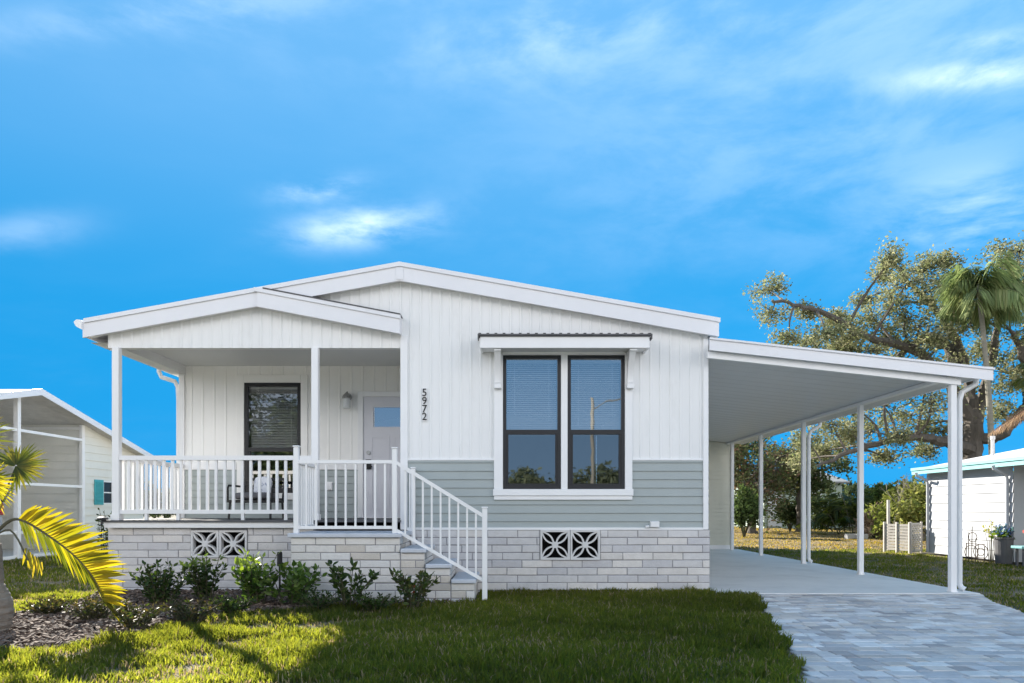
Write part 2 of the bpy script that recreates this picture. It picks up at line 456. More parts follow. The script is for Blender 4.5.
# roof
mb = MB()
Y0, Y1 = 9.360, YE + .3
for xa, xb in ((-5.72, XR), (XR, 2.757)):
    za, zb = zroof(xa), zroof(xb)
    mb.add([(xa, Y0, za), (xb, Y0, zb), (xb, Y1, zb), (xa, Y1, za), (xa, Y0, za - .07), (xb, Y0, zb - .07), (xb, Y1, zb - .07), (xa, Y1, za - .07)],
           [(0, 1, 2, 3), (7, 6, 5, 4), (0, 4, 5, 1), (1, 5, 6, 2), (2, 6, 7, 3), (3, 7, 4, 0)])
roof = mb.build('roof', M['shingle'], house)
def rake(mb, xa, xb, fz, y0, y1, top, bot):
    za, zb = fz(xa), fz(xb)
    mb.prism([(xa, y0, za + bot), (xb, y0, zb + bot), (xb, y0, zb + top), (xa, y0, za + top)], (0, y1 - y0, 0))
mb = MB()
rake(mb, -5.72, XR, zroof, 9.325, 9.355, -.045, -.235); rake(mb, XR, 2.758, zroof, 9.325, 9.355, -.045, -.235)
rake(mb, -5.70, XR, zroof, 9.305, 9.357, .012, -.045); rake(mb, XR, 2.772, zroof, 9.305, 9.357, .012, -.045)
mb.box(2.738, 2.758, 9.357, Y1, zroof(2.758) - .235, zroof(2.758) - .012)
mb.box(-5.72, -5.70, 9.357, Y1, zroof(-5.72) - .22, zroof(-5.72) - .012)
mb.bbox(XR - .05, XR + .05, 9.315, 9.324, 4.40 - .225, 4.40 - .06, .003)
mb.build('fascia', M['fascia'], roof)
mb = MB()
for xa, xb in ((-5.70, -1.495), (-1.495, XR), (XR, 2.75)):
    mb.quad((xa, 9.356, zroof(xa) - .215), (xb, 9.356, zroof(xb) - .215), (xb, YF + .01, zroof(xb) - .215), (xa, YF + .01, zroof(xa) - .215))
mb.quad((-5.70, YF, 3.37), (-5.37, YF, 3.37), (-5.37, Y1, 3.37), (-5.70, Y1, 3.37))
mb.build('soffit', M['white'], roof)
# decorative porch rake
mb = MB()
rake(mb, XP + .02, -1.49, zporch, 9.285, 9.315, -.05, -.245)
rake(mb, XP - .02, -1.48, zporch, 9.265, 9.316, .0, -.05)
mb.quad((XP, 9.316, zporch(XP) - .23), (-1.49, 9.316, zporch(-1.49) - .23), (-1.49, YF, zporch(-1.49) - .23), (XP, YF, zporch(XP) - .23))
mb.box(-1.505, -1.485, 9.316, YF, zporch(-1.49) - .24, zporch(-1.49) - .01)
pg = mb.build('porch_gable', M['fascia'], house)
mb = MB()
mb.prism([(XP + .1, 9.260, zporch(XP + .1) + .0), (-1.48, 9.260, zporch(-1.48) + .0), (-1.48, 9.260, zporch(-1.48) + .018), (XP + .1, 9.260, zporch(XP + .1) + .018)], (0, YF - 9.260, 0))
mb.build('shingle_edge', M['shingle'], pg)
# gutter and downspout on the left eave
mb = MB()
xg, zg = -5.72, zroof(-5.72)
mb.prism([(xg, 9.300, zg - .005), (xg - .07, 9.300, zg + .0), (xg - .105, 9.300, zg - .03), (xg - .085, 9.300, zg - .075), (xg - .06, 9.300, zg - .10), (xg, 9.300, zg - .13)], (0, Y1 - 9.300, 0))
mb.build('gutter', M['trim'], house)
mb = MB()
mb.tube([(-5.76, 11.42, 3.46), (-5.76, 11.42, 3.36), (-5.72, 11.42, 3.27), (-5.50, 11.42, 3.2), (-5.45, 11.42, 3.1), (-5.44, 11.42, 2.9), (-5.44, 11.42, .25)], .035, 8)
mb.build('downspout', M['trim'], house)

# porch ceiling and side beam
mb = MB(); mb.box(-5.46, -1.49, 9.58, YB, 3.437, 3.46); mb.build('porch_ceiling', M['panel'], house)
mb = MB(); mb.bbox(-5.50, -5.29, 9.581, YB - .001, 3.297, 3.436, .004); mb.build('porch_beam', M['white'], house)
for x in (-5.377, -2.698):
    mb = MB(); mb.bbox(x, x + .092, 9.40, 9.492, .97, 3.297, .006); mb.box(x - .012, x + .104, 9.39, 9.502, .97, 1.05)
    mb.build('porch_post', M['trim'], house)

# foundation
mb = MB(); bk = MB()
FH = [(.378, 1.19, .434, .84)]; LH = [(-4.34, -3.58, .463, .837)]
bricks(mb, (0, 9.44, 0), X_, -Y_, -1.49, 2.67, -.05, .838, holes=FH, mb_back=bk)
found = mb.build('foundation', M['brick'], house); mb = MB()
bricks(mb, (0, 9.47, 0), X_, -Y_, -5.47, -2.66, -.05, .868, holes=LH, mb_back=bk)
bricks(mb, (-5.465, 0, 0), -Y_, -X_, -YB - .2, -9.49, -.05, .868, mb_back=bk)
mb.build('foundation', M['brick'], house); mb = MB()
bricks(mb, (2.665, 0, 0), Y_, X_, 9.46, 12.5, -.05, .838, mb_back=bk)
mb.build('foundation', M['brick'], house)
bk.box(-5.38, 2.65, YE - .02, YE - .01, 0, .84)
bk.quad((-5.385, 11.5, 0), (-5.385, YE, 0), (-5.385, YE, .84), (-5.385, 11.5, .84))
bk.quad((2.655, 12.5, 0), (2.655, YE, 0), (2.655, YE, .84), (2.655, 12.5, .84))
bk.build('mortar', M['mortar'], found)
mb = MB(); mb.quad((.3, 9.62, .3), (1.3, 9.62, .3), (1.3, 9.62, .9), (.3, 9.62, .9)); mb.build('crawl_shade_sheet', M['dark'], house); mb = MB(); mb.quad((-4.5, 9.66, .3), (-3.4, 9.66, .3), (-3.4, 9.66, .9), (-4.5, 9.66, .9))
mb.build('crawl_shade_sheet', M['dark'], house)  # near-black sheets behind the vents stand in for the underfloor shade

def vent_block(x0, x1, z0, z1, y):
    mb = MB(); fr = .028; cx, cz = (x0 + x1) / 2, (z0 + z1) / 2; hw, hh = (x1 - x0) / 2 - fr, (z1 - z0) / 2 - fr
    mb.box(x0 + .004, x1 - .004, y - .012, y + .09, z0 + .003, z0 + fr); mb.box(x0 + .004, x1 - .004, y - .012, y + .09, z1 - fr, z1 - .003)
    mb.box(x0 + .004, x0 + fr, y - .0125, y + .09, z0 + fr, z1 - fr); mb.box(x1 - fr, x1 - .004, y - .0125, y + .09, z0 + fr, z1 - fr)
    mb.prism([(cx + .042 * math.cos(a), y - .008, cz + .042 * math.sin(a)) for a in [i * math.pi / 8 for i in range(16)]], (0, .08, 0))
    for sx in (-1, 1):
        for sz in (-1, 1):
            for side in (0, 1):
                p0 = Vector((sx * (hw + .004), sz * (hh + .004))); p1 = Vector((sx * .02, sz * .02))
                if side: ctrl = Vector((sx * hw * .16, sz * hh * .80))
                else: ctrl = Vector((sx * hw * .80, sz * hh * .16))
                pts = []
                for i in range(9):
                    t = i / 8; pts.append(p0 * (1 - t) ** 2 + ctrl * 2 * t * (1 - t) + p1 * t * t)
                for i in range(8):
                    a, b = pts[i], pts[i + 1]; d = (b - a).normalized(); nn = Vector((-d.y, d.x)) * .0105; e = d * .002
                    q = [a - e + nn, b + e + nn, b + e - nn, a - e - nn]
                    mb.prism([(cx + p.x, y - .006 + .0003 * i + .0001 * side, cz + p.y) for p in q], (0, .075, 0))
    mb.build('vent_block', M['vent'], house)
for a in ((.378, .784, .434, .84, 9.435), (.784, 1.19, .434, .84, 9.435), (-4.34, -3.96, .463, .837, 9.465), (-3.96, -3.58, .463, .837, 9.465)): vent_block(*a)

# deck
mb = MB(); mb.box(-5.50, -1.495, 9.375, YB, .945, .972); mb.build('deck', M['deck'], house)
mb = MB(); mb.bbox(-5.48, -2.66, 9.40, 9.448, .868, .944, .003); mb.build('deck_skirt', M['trim'], house)
mb = MB(); mb.box(-5.3, 2.6, 9.62, YE - .1, .80, .84); mb.build('inside_floor', M['deck'], house)

# ---- windows
def window(parent, x0, x1, z0, z1, y, split, fr=.045, glass='glass', blind_to=None):
    mb = MB()
    mb.box(x0, x1, y - .018, y + .06, z1 - fr, z1); mb.box(x0, x1, y - .018, y + .06, z0, z0 + fr)
    mb.box(x0, x0 + fr, y - .017, y + .06, z0 + fr, z1 - fr); mb.box(x1 - fr, x1, y - .017, y + .06, z0 + fr, z1 - fr)
    w = mb.build('window', M['black'], parent)
    mb = MB()
    mb.box(x0 + fr, x1 - fr, y - .012, y + .055, split - .03, split + .03)
    s = .028
    mb.box(x0 + fr, x0 + fr + s, y - .006, y + .05, z0 + fr, split - .03); mb.box(x1 - fr - s, x1 - fr, y - .006, y + .05, z0 + fr, split - .03)
    mb.box(x0 + fr + s, x1 - fr - s, y - .006, y + .05, z0 + fr, z0 + fr + s)
    mb.build('sash', M['black'], w)
    mb = MB(); mb.quad((x0 + fr, y + .012, split + .03), (x1 - fr, y + .012, split + .03), (x1 - fr, y + .012, z1 - fr), (x0 + fr, y + .012, z1 - fr)); mb.build('pane', M[glass], w)
    mb = MB(); mb.quad((x0 + fr + s, y + .03, z0 + fr + s), (x1 - fr - s, y + .03, z0 + fr + s), (x1 - fr - s, y + .03, split - .03), (x0 + fr + s, y + .03, split - .03)); mb.build('pane', M['glass_scr'], w)
    mb = MB(); z = z1 - fr - .03; b = blind_to if blind_to else split
    mb.box(x0 + fr + .01, x1 - fr - .01, y + .085, y + .13, z1 - fr - .03, z1 - fr)
    while z > b:
        zc = z - .014 + random.uniform(-.001, .001)
        mb.obox(((x0 + x1) / 2, y + .108, zc), ((x1 - x0) / 2 - fr - .012, 0, 0), (0, .012, .0075), (0, -.0006, .001))
        z -= .0265
    mb.box(x0 + fr + .01, x1 - fr - .01, y + .095, y + .122, z - .02, z - .002)
    for q in (.2, .8):
        xx = x0 + (x1 - x0) * q; mb.box(xx - .002, xx + .002, y + .092, y + .094, z, z1 - fr)
    mb.build('blind', M['blind'], w)
    return w
w1 = window(house, -.1216, .6595, 1.392, 3.195, YF, PZ(432, YF))
w2 = window(house, .75, 1.521, 1.392, 3.195, YF, PZ(432, YF))
mb = MB()
mb.bbox(-.243, -.1225, YF - .034, YF + .05, 1.39, 3.225, .004); mb.bbox(1.522, 1.622, YF - .034, YF + .05, 1.39, 3.225, .004)
mb.bbox(.6605, .749, YF - .030, YF + .06, 1.39, 3.2, .004)
mb.bbox(-.255, 1.634, YF - .05, YF + .05, 1.30, 1.389, .004); mb.bbox(-.243, 1.622, YF - .034, YF + .03, 1.245, 1.299, .004)
mb.bbox(-.122, 1.5215, YF - .03, YF + .05, 3.197, 3.24, .003)
mb.build('window_trim', M['trim'], house)
wp = window(house, *PW, YB, PZ(449.5, YB), fr=.055, glass='glass_dim', blind_to=PZ(446, YB))
mb = MB()
mb.bbox(-4.455, -4.336, YB - .03, YB + .03, 1.378, 3.29, .004); mb.bbox(-3.418, -3.31, YB - .03, YB + .03, 1.378, 3.29, .004)
mb.bbox(-4.335, -3.419, YB - .03, YB + .03, 3.164, 3.29, .004); mb.bbox(-4.47, -3.295, YB - .045, YB + .03, 1.27, 1.377, .004)
mb.build('window_trim', M['cream'], house)

# hood over the big window
hx0, hx1, hy = -.416, 1.79, 9.10
mb = MB()
mb.bbox(hx0, hx1, hy, hy + .03, 3.216, 3.366, .004)
mb.box(hx0 + .002, hx0 + .03, hy + .03, YF, 3.217, 3.364); mb.box(hx1 - .03, hx1 - .002, hy + .03, YF, 3.217, 3.364)
mb.quad((hx0 + .03, hy + .03, 3.235), (hx1 - .03, hy + .03, 3.235), (hx1 - .03, YF - .014, 3.235), (hx0 + .03, YF - .014, 3.235))
hood = mb.build('window_hood', M['trim'], house)
mb = MB()
mb.prism([(hx0 - .03, hy - .035, 3.37), (hx0 - .03, YF - .014, 3.425), (hx0 - .03, YF - .014, 3.44), (hx0 - .03, hy - .035, 3.392)], (hx1 - hx0 + .06, 0, 0))
x = hx0 - .02
while x < hx1 + .03:
    mb.prism([(x, hy - .04, 3.391), (x, YF - .015, 3.439), (x, YF - .015, 3.445), (x, hy - .04, 3.402)], (.035, 0, 0)); x += .105
mb.box(hx0 - .03, hx0 - .018, hy - .03, hy + .1, 3.33, 3.37); mb.box(hx1 + .018, hx1 + .03, hy - .03, hy + .1, 3.33, 3.37)
mb.build('metal_roof', M['shingle'], hood)
for xc in (-.19, 1.585):
    mb = MB(); pr = []
    for t in [i / 10 for i in range(11)]:
        pr.append((.05 + .24 * (1 - t) ** 1.8, 3.214 - .40 * t))
    poly = [(xc - .04, YF - .036, 3.214)] + [(xc - .04, YF - .036 - d, z) for d, z in pr] + [(xc - .04, YF - .036, 2.80)]
    mb.prism(poly, (.08, 0, 0)); mb.bbox(xc - .048, xc + .048, YF - .115, YF - .036, 2.735, 2.80, .005); mb.bbox(xc - .048, xc + .048, YF - .33, YF - .036, 3.19, 3.2145, .004)
    mb.build('bracket', M['trim'], hood)

# ---- door
mb = MB(); dx0, dx1, dz0, dz1 = -2.405, -1.50, .985, 2.935
mb.box(dx0, dx1, YB - .022, YB + .02, dz0, 2.449); mb.box(dx0, -2.244, YB - .022, YB + .02, 2.449, 2.765); mb.box(-1.66, dx1, YB - .022, YB + .02, 2.449, 2.765); mb.box(dx0, dx1, YB - .022, YB + .02, 2.765, dz1)
for a, b, c, d in ((-2.29, -1.98, 1.12, 2.3), (-1.92, -1.62, 1.12, 2.3)):
    mb.box(a, b, YB - .03, YB - .0221, c, c + .03); mb.box(a, b, YB - .03, YB - .0221, d - .03, d); mb.box(a, a + .03, YB - .0295, YB - .0221, c + .03, d - .03); mb.box(b - .03, b, YB - .0295, YB - .0221, c + .03, d - .03)
door = mb.build('door', M['door'], house)
mb = MB(); mb.quad((-2.244, YB - .005, 2.449), (-1.66, YB - .005, 2.449), (-1.66, YB - .005, 2.765), (-2.244, YB - .005, 2.765)); mb.build('door_glass', M['glass'], door)
mb = MB(); mb.tube([(-2.32, YB - .022, 2.03), (-2.32, YB - .05, 2.03)], .032, 14); mb.build('deadbolt', M['steel'], door)
mb = MB(); mb.bbox(-2.365, -2.275, YB - .055, YB - .023, 1.76, 1.92, .006); mb.tube([(-2.32, YB - .055, 1.80), (-2.32, YB - .09, 1.80), (-2.25, YB - .095, 1.80)], .012, 8); mb.build('door_lock', M['iron'], door)
mb = MB(); mb.bbox(-2.495, -2.407, YB - .045, YB, .975, 3.02, .004); mb.bbox(-2.407, -1.495, YB - .045, YB, 2.937, 3.02, .004); mb.box(-2.405, -1.5, YB - .06, YB, .973, .984)
mb.build('door_casing', M['trim'], house)
mb = MB(); mb.bbox(-2.99, -2.905, YB - .035, YB, 1.42, 1.56, .006); mb.box(-2.98, -2.915, YB - .05, YB - .034, 1.44, 1.54); mb.build('outlet_cover', M['trim'], house)
mb = MB(); mb.bbox(1.86, 1.98, YF - .07, YF - .001, .875, .955, .006); mb.tube([(1.84, YF - .04, .89), (1.80, YF - .05, .88)], .018, 8); mb.build('outlet_cover', M['trim'], house)

# ---- house number 5 9 7 2
def text_mesh(txt, size, ext):
    c = bpy.data.curves.new('digit', 'FONT'); c.body = txt; c.size = size; c.extrude = ext; c.offset = .0; c.align_x = 'CENTER'; c.align_y = 'CENTER'
    t = bpy.data.objects.new('digit', c); col.objects.link(t)
    dg = bpy.context.evaluated_depsgraph_get(); me = bpy.data.meshes.new_from_object(t.evaluated_get(dg))
    bpy.data.objects.remove(t); bpy.data.curves.remove(c); return me
mb = MB(); mb.box(-1.214, -1.146, YF - .0165, YF - .0142, PZ(421.5, YF), PZ(388, YF))
plate = mb.build('house_number', M['trim'], house); plate['label'] = 'black digits 5 9 7 2 stacked down the wall'
for ch, py in zip('5972', (393, 401.2, 409.2, 417)):
    me = text_mesh(ch, .142, .006); me.materials.append(M['iron'])
    o = bpy.data.objects.new('digit', me); col.objects.link(o); o.parent = plate
    o.location = Vector((-1.18, YF - .024, PZ(py, YF))) - world_off(plate); o.rotation_euler = (R(90), 0, 0)

# ---- front steps with landing
SY = 8.42
mb = MB(); bk = MB()
steps = [(-2.69, -1.345, .829), (-1.345, -1.045, .645), (-1.045, -.735, .46), (-.735, -.445, .277)]
for i, (xa, xb, zt) in enumerate(steps):
    bricks(mb, (0, SY + .02, 0), X_, -Y_, xa + (.02 if i == 0 else 0), xb - .004, -.05, zt - .05, L=.36, H=.0915, tint='warm')
    zl = steps[i + 1][2] if i < 3 else 0
    bricks(mb, (xb - .02, 0, 0), Y_, X_, SY + .03, 9.42, zl - .02, zt - .05, L=.36, H=.0915, tint='warm')
    bk.box(xa + (.03 if i == 0 else -.026), xb - .027, SY + .027, 9.42, -.05, zt - .052)
bricks(mb, (-2.67, 0, 0), -Y_, -X_, -9.42, -SY - .03, -.05, .779, L=.36, H=.0915, tint='warm')
st = mb.build('front_steps', M['brick'], house)
bk.build('mortar', M['mortar'], st)
for i, (xa, xb, zt) in enumerate(steps):
    t = MB(); t.bbox(xa - (.01 if i == 0 else -.004), xb + .012, SY - .015, 9.425, zt - .05, zt, .008); t.build('tread', M['tread'], st)

# ---- railings
def railing(p0, p1, zt0, zt1, zb0, zb1, n, bw, rw, newels=(), label=None, feet=()):
    """one section of picket railing from p0 to p1 (plan points), as a part of the house"""
    p0, p1 = Vector((*p0, 0)), Vector((*p1, 0)); d = (p1 - p0).normalized()
    mb = MB(); mb.bar(p0 + Z_ * (zt0 - rw / 2), p1 + Z_ * (zt1 - rw / 2), rw * 1.15, rw); top = mb.build('railing', M['trim'], house)
    if label: top['label'] = label
    mb = MB(); mb.bar(p0 + Z_ * zb0, p1 + Z_ * zb1, rw * .8, rw * .9); mb.build('bottom_rail', M['trim'], top)
    src = None
    for i in range(n):
        t = (i + 1) / (n + 1); q = p0.lerp(p1, t); a = zb0 + (zb1 - zb0) * t + rw * .4; b = zt0 + (zt1 - zt0) * t - rw * .95
        if src is None:
            mb = MB(); mb.box(q.x - bw / 2, q.x + bw / 2, q.y - bw / 2, q.y + bw / 2, a, b)
            src = mb.build('baluster', M['trim'], top); s0 = (q.copy(), a)
        else:
            copy_child(src, top, (q - s0[0]) + Z_ * (a - s0[1]))
    for (x, y, za, zb, w) in newels:
        mb = MB(); mb.bbox(x - w / 2, x + w / 2, y - w / 2, y + w / 2, za, zb, .006); mb.bbox(x - w * .62, x + w * .62, y - w * .62, y + w * .62, zb + .001, zb + .02, .005); mb.build('newel_post', M['trim'], top)
    for x, y, za, zb in feet:
        mb = MB(); mb.box(x - .02, x + .02, y - .02, y + .02, za, zb); mb.build('foot', M['trim'], top)
railing((-5.283, 9.445), (-2.70, 9.445), 1.84, 1.84, 1.085, 1.085, 21, .034, .06, feet=[(x, 9.445, .972, 1.06) for x in (-4.93, -4.5, -3.63, -3.05)])
railing((-5.335, 9.50), (-5.335, 11.32), 1.84, 1.84, 1.085, 1.085, 14, .034, .06)
railing((-2.61, SY + .06), (-1.42, SY + .06), 1.715, 1.715, .90, .90, 9, .022, .042, newels=[(-2.61, SY + .06, .829, 1.87, .062), (-1.42, SY + .06, .829, 1.85, .058)])
railing((-2.61, SY + .09), (-2.65, 9.40), 1.715, 1.715, .90, .90, 7, .022, .042)
railing((-1.40, SY + .06), (-.33, SY + .06), 1.705, 1.05, .865, .25, 9, .022, .042, newels=[(-.33, SY + .06, .0, 1.13, .062)])
railing((-1.40, 9.36), (-1.33, 9.36), 1.66, 1.62, .86, .84, 1, .022, .042, newels=[(-1.32, 9.36, .645, 1.66, .055)])

# ================================================================== small things at the house
wl = thing('wall_lamp', (-2.65, YB, 2.72), 'grey metal wall lantern with a glass jar beside the front door', 'lamp')
mb = MB(); mb.tube([(-2.65, YB - .014, 2.93), (-2.65, YB - .04, 2.93)], .06, 16); mb.tube([(-2.65, YB - .04, 2.95), (-2.65, YB - .10, 3.0), (-2.65, YB - .13, 2.985)], .012, 8); mb.build('backplate', M['steel'], wl)
mb = MB(); mb.lathe((-2.65, YB - .13, 2.90), [(.075, 0), (.06, .04), (.025, .075), (.012, .09)], 16); mb.build('cap', M['steel'], wl, smooth=False)
mb = MB(); mb.lathe((-2.65, YB - .13, 2.73), [(.045, 0), (.062, .015), (.062, .14), (.05, .168)], 16); mb.build('glass_jar', M['frost'], wl)

# porch chair with cushion
cx, cy = -3.77, 10.35
ch = thing('porch_chair', (cx, cy, .972), 'low black metal armchair on the porch under the window behind the railing', 'chair')
mb = MB(); mb.bbox(cx - .31, cx + .31, cy - .30, cy + .28, .972 + .24, .972 + .28, .006); mb.build('seat', M['iron'], ch)
mb = MB()
for t in (.30, .40, .50): mb.bar((cx - .30, cy + .27 + (t - .3) * .25, .972 + t), (cx + .30, cy + .27 + (t - .3) * .25, .972 + t), .02, .02)
mb.bar((cx - .31, cy + .33, .972 + .60), (cx + .31, cy + .33, .972 + .60), .045, .045)
for s in (-1, 1): mb.bar((cx + s * .30, cy + .25, .972 + .26), (cx + s * .30, cy + .34, .972 + .60), .03, .03, (1, 0, 0))
mb.build('backrest', M['iron'], ch)
for s in (-1, 1):
    mb = MB(); mb.tube([(cx + s * .32, cy - .28, 1.215), (cx + s * .32, cy - .28, 1.42), (cx + s * .32, cy - .24, 1.46), (cx + s * .32, cy + .30, 1.46)], .016, 8); mb.build('arm', M['iron'], ch)
    for yy in (-.27, .25):
        mb = MB(); mb.tube([(cx + s * .29, cy + yy, 1.215), (cx + s * .30, cy + yy * 1.1, .972)], .016, 8); mb.build('leg', M['iron'], ch)
def cushion(name, m, c, sx, sy, sz, tilt, label):
    bm = bmesh.new(); bmesh.ops.create_uvsphere(bm, u_segments=28, v_segments=16, radius=1)
    for v in bm.verts:
        p = v.co; q = Vector([math.copysign(abs(a) ** e, a) for a, e in zip(p, (.45, .8, .45))])
        v.co = Vector((q.x * sx, q.y * sy, q.z * sz))
    bmesh.ops.rotate(bm, verts=bm.verts[:], cent=(0, 0, 0), matrix=Matrix.Rotation(tilt, 3, 'X'))
    me = bpy.data.meshes.new(name); bm.to_mesh(me); bm.free(); me.polygons.foreach_set('use_smooth', [True] * len(me.polygons)); me.materials.append(m)
    o = bpy.data.objects.new(name, me); col.objects.link(o); o.location = c; return o
tag(cushion('seat_cushion', M['darkpad'], (cx, cy - .02, 1.31), .29, .28, .055, 0, ''), 'flat charcoal seat pad lying on the black porch chair', 'cushion')
tag(cushion('throw_pillow', M['print'], (cx + .03, cy + .16, 1.46), .13, .06, .15, R(-14), ''), 'small white patterned pillow leaning in the black porch chair', 'pillow')
# solar lamp on the deck corner
sl = thing('deck_light', (-5.47, 9.36, .955), 'small black lamp clipped to the left front corner of the deck', 'lamp')
mb = MB(); mb.lathe((-5.47, 9.36, .972), [(.03, 0), (.075, .012), (.06, .035), (.02, .05)], 14); mb.build('lamp_head', M['iron'], sl)
mb = MB(); mb.tube([(-5.47, 9.36, .972), (-5.475, 9.345, .92), (-5.49, 9.34, .90)], .012, 6); mb.build('bracket', M['iron'], sl)
pl = thing('path_light', (-3.02, 9.1, 0), 'thin black upright stake light among the shrubs at the block wall', 'lamp')
mb = MB(); mb.tube([(-3.02, 9.1, -.05), (-3.02, 9.1, .40)], .013, 8); mb.build('stake', M['iron'], pl)
mb = MB(); mb.lathe((-3.02, 9.1, .38), [(.03, 0), (.034, .01), (.034, .17), (.028, .185)], 12); mb.build('lamp_head', M['iron'], pl)
# ================================================================== GROUND
def interp(pts, t):
    if t <= pts[0][0]: return pts[0][1]
    for (a, va), (b, vb) in zip(pts, pts[1:]):
        if t <= b: return va + (vb - va) * (t - a) / (b - a)
    return pts[-1][1]
DL = [(-2, -.6), (2, .3), (3.5, 1.2), (4.3, 1.75), (4.75, 2.0), (5.4, 2.17), (6.2, 2.38), (7.09, 2.61), (8.2, 2.92), (9.13, 3.22)]
DR = [(-2, 6.2), (3, 5.2), (5, 5.15), (7.3, 5.45), (8.4, 5.75), (9.13, 6.12)]
BED = [(-4.6, 5.5), (-3.96, 5.5), (-3.6, 5.6), (-3.46, 6.0), (-3.29, 6.7), (-2.94, 7.3), (-2.34, 7.7), (-1.74, 8.03), (-.62, 8.3), (-.5, 8.46), (-2.7, 8.46), (-2.7, 9.5), (-5.6, 9.5), (-5.3, 8.8), (-5.1, 8.2), (-5.25, 7.6), (-5.1, 6.6)]
def in_poly(x, y, poly):
    x = np.asarray(x); y = np.asarray(y); r = np.zeros(x.shape, bool); n = len(poly)
    for i in range(n):
        (x1, y1), (x2, y2) = poly[i], poly[(i + 1) % n]
        c = ((y1 > y) != (y2 > y)) & (x < (x2 - x1) * (y - y1) / (y2 - y1 + 1e-12) + x1); r ^= c
    return r

gm, nt, b = new_mat('yard_soil'); N, L = nt.nodes, nt.links
tc = N.new('ShaderNodeTexCoord'); n1 = N.new('ShaderNodeTexNoise'); n1.inputs['Scale'].default_value = .45; n1.inputs['Detail'].default_value = 9; n1.inputs['Roughness'].default_value = .7
L.new(tc.outputs['Object'], n1.inputs['Vector'])
cr = N.new('ShaderNodeValToRGB'); e = cr.color_ramp.elements; e[0].position = .36; e[0].color = (.055, .06, .026, 1); e[1].position = .66; e[1].color = (.26, .21, .14, 1)
k = e.new(.5); k.color = (.15, .125, .07, 1); L.new(n1.outputs['Fac'], cr.inputs['Fac']); L.new(cr.outputs['Color'], b.inputs['Base Color']); b.inputs['Roughness'].default_value = .95
n2 = N.new('ShaderNodeTexNoise'); n2.inputs['Scale'].default_value = 25; n2.inputs['Detail'].default_value = 6; L.new(tc.outputs['Object'], n2.inputs['Vector'])
bp = N.new('ShaderNodeBump'); bp.inputs['Strength'].default_value = .6; bp.inputs['Distance'].default_value = .04; L.new(n2.outputs['Fac'], bp.inputs['Height']); L.new(bp.outputs['Normal'], b.inputs['Normal'])
mb = MB(); mb.quad((-600, -600, 0), (600, -600, 0), (600, 600, 0), (-600, 600, 0)); tag(mb.build('ground', gm), kind='structure')

# mulch bed ground
mb = MB(); mb.add([(x, y, .006) for x, y in BED], [tuple(range(len(BED)))])
tag(mb.build('mulch_bed', mat('bed_soil', (.055, .042, .034), .95, .35, 20, .6, 60)), kind='structure')
# chips
V = []; Fq = []; C = []
n = 15000
px = rng.uniform(-5.6, -.5, n); py = rng.uniform(5.4, 9.5, n); ok = in_poly(px, py, BED) & ~((px > -2.75) & (py > 8.4)); px, py = px[ok], py[ok]
mb = MB()
for x, y in zip(px, py):
    g = random.random(); c = Vector((.085, .055, .042)).lerp(Vector((.30, .225, .175)), g ** 1.7); mb.color(c * random.uniform(.7, 1.15))
    a = random.uniform(0, math.pi); l = random.uniform(.012, .042); w = random.uniform(.006, .016); ti = random.uniform(-.5, .5); tj = random.uniform(-.4, .4)
    ax = Vector((math.cos(a), math.sin(a), ti)).normalized(); az = ax.cross(Vector((-math.sin(a), math.cos(a), tj)).normalized()).normalized(); ay = az.cross(ax)
    mb.obox((x, y, random.uniform(.008, .04)), ax * l, ay * w, az * .004)
tag(mb.build('wood_chips', M['chip']), 'light brown wood chip mulch spread over the planting bed', 'mulch', kind='stuff')

# ---- carport slab, driveway pavers, street
mb = MB(); mb.bbox(2.67, 6.12, 9.14, 18.95, -.1, .022, .006); tag(mb.build('carport_slab', M['concrete']), kind='structure')
mb = MB(); ys = [2.6 + i * .25 for i in range(28)]; ys = [y for y in ys if y < 9.13] + [9.13]
for a, b_ in zip(ys, ys[1:]):
    mb.quad((interp(DL, a), a, .005), (interp(DR, a), a, .005), (interp(DR, b_), b_, .005), (interp(DL, b_), b_, .005))
tag(mb.build('driveway', M['joint']), kind='structure')
mb = MB(); y = 9.125; prow = 0
PC = [(.64, .615, .60), (.57, .545, .54), (.61, .555, .515), (.49, .475, .48), (.70, .68, .66), (.42, .39, .38), (.63, .565, .51)]
while y > 2.75:
    h = random.choice((.08, .10, .13, .15)); x = interp(DL, y) - random.uniform(0, .2); xe = interp(DR, y)
    while x < xe:
        w = random.choice((.10, .14, .18, .22, .28)); ym = y - h / 2
        a, b_ = max(x, interp(DL, ym)), min(x + w, interp(DR, ym)); x += w
        if b_ - a < .05: continue
        c = random.choice(PC); nz = noise.noise(Vector((a * .9, y * .9, 0))); g = random.uniform(.80, 1.08) * (1 + .12 * nz); mb.color([q * g for q in c])
        z = .016 + random.uniform(-.0015, .0015); e_ = .0035; i_ = .007
        q = [(a + e_, y - h + e_), (b_ - e_, y - h + e_), (b_ - e_, y - e_), (a + e_, y - e_)]; qi = [(a + i_ + .004, y - h + i_ + .004), (b_ - i_ - .004, y - h + i_ + .004), (b_ - i_ - .004, y - i_ - .004), (a + i_ + .004, y - i_ - .004)]
        tl = [random.uniform(-.0012, .0012) for _ in range(4)]
        mb.add([(u, v, .004) for u, v in q] + [(u, v, z - .004) for u, v in q] + [(u, v, z + t) for (u, v), t in zip(qi, tl)], [(8, 9, 10, 11)] + [(i, (i + 1) % 4, 4 + (i + 1) % 4, 4 + i) for i in range(4)] + [(4 + i, 4 + (i + 1) % 4, 8 + (i + 1) % 4, 8 + i) for i in range(4)])
    y -= h
tag(mb.build('driveway_pavers', M['paver']), 'pale multi-tone paving stones of the driveway', 'paving', kind='stuff')
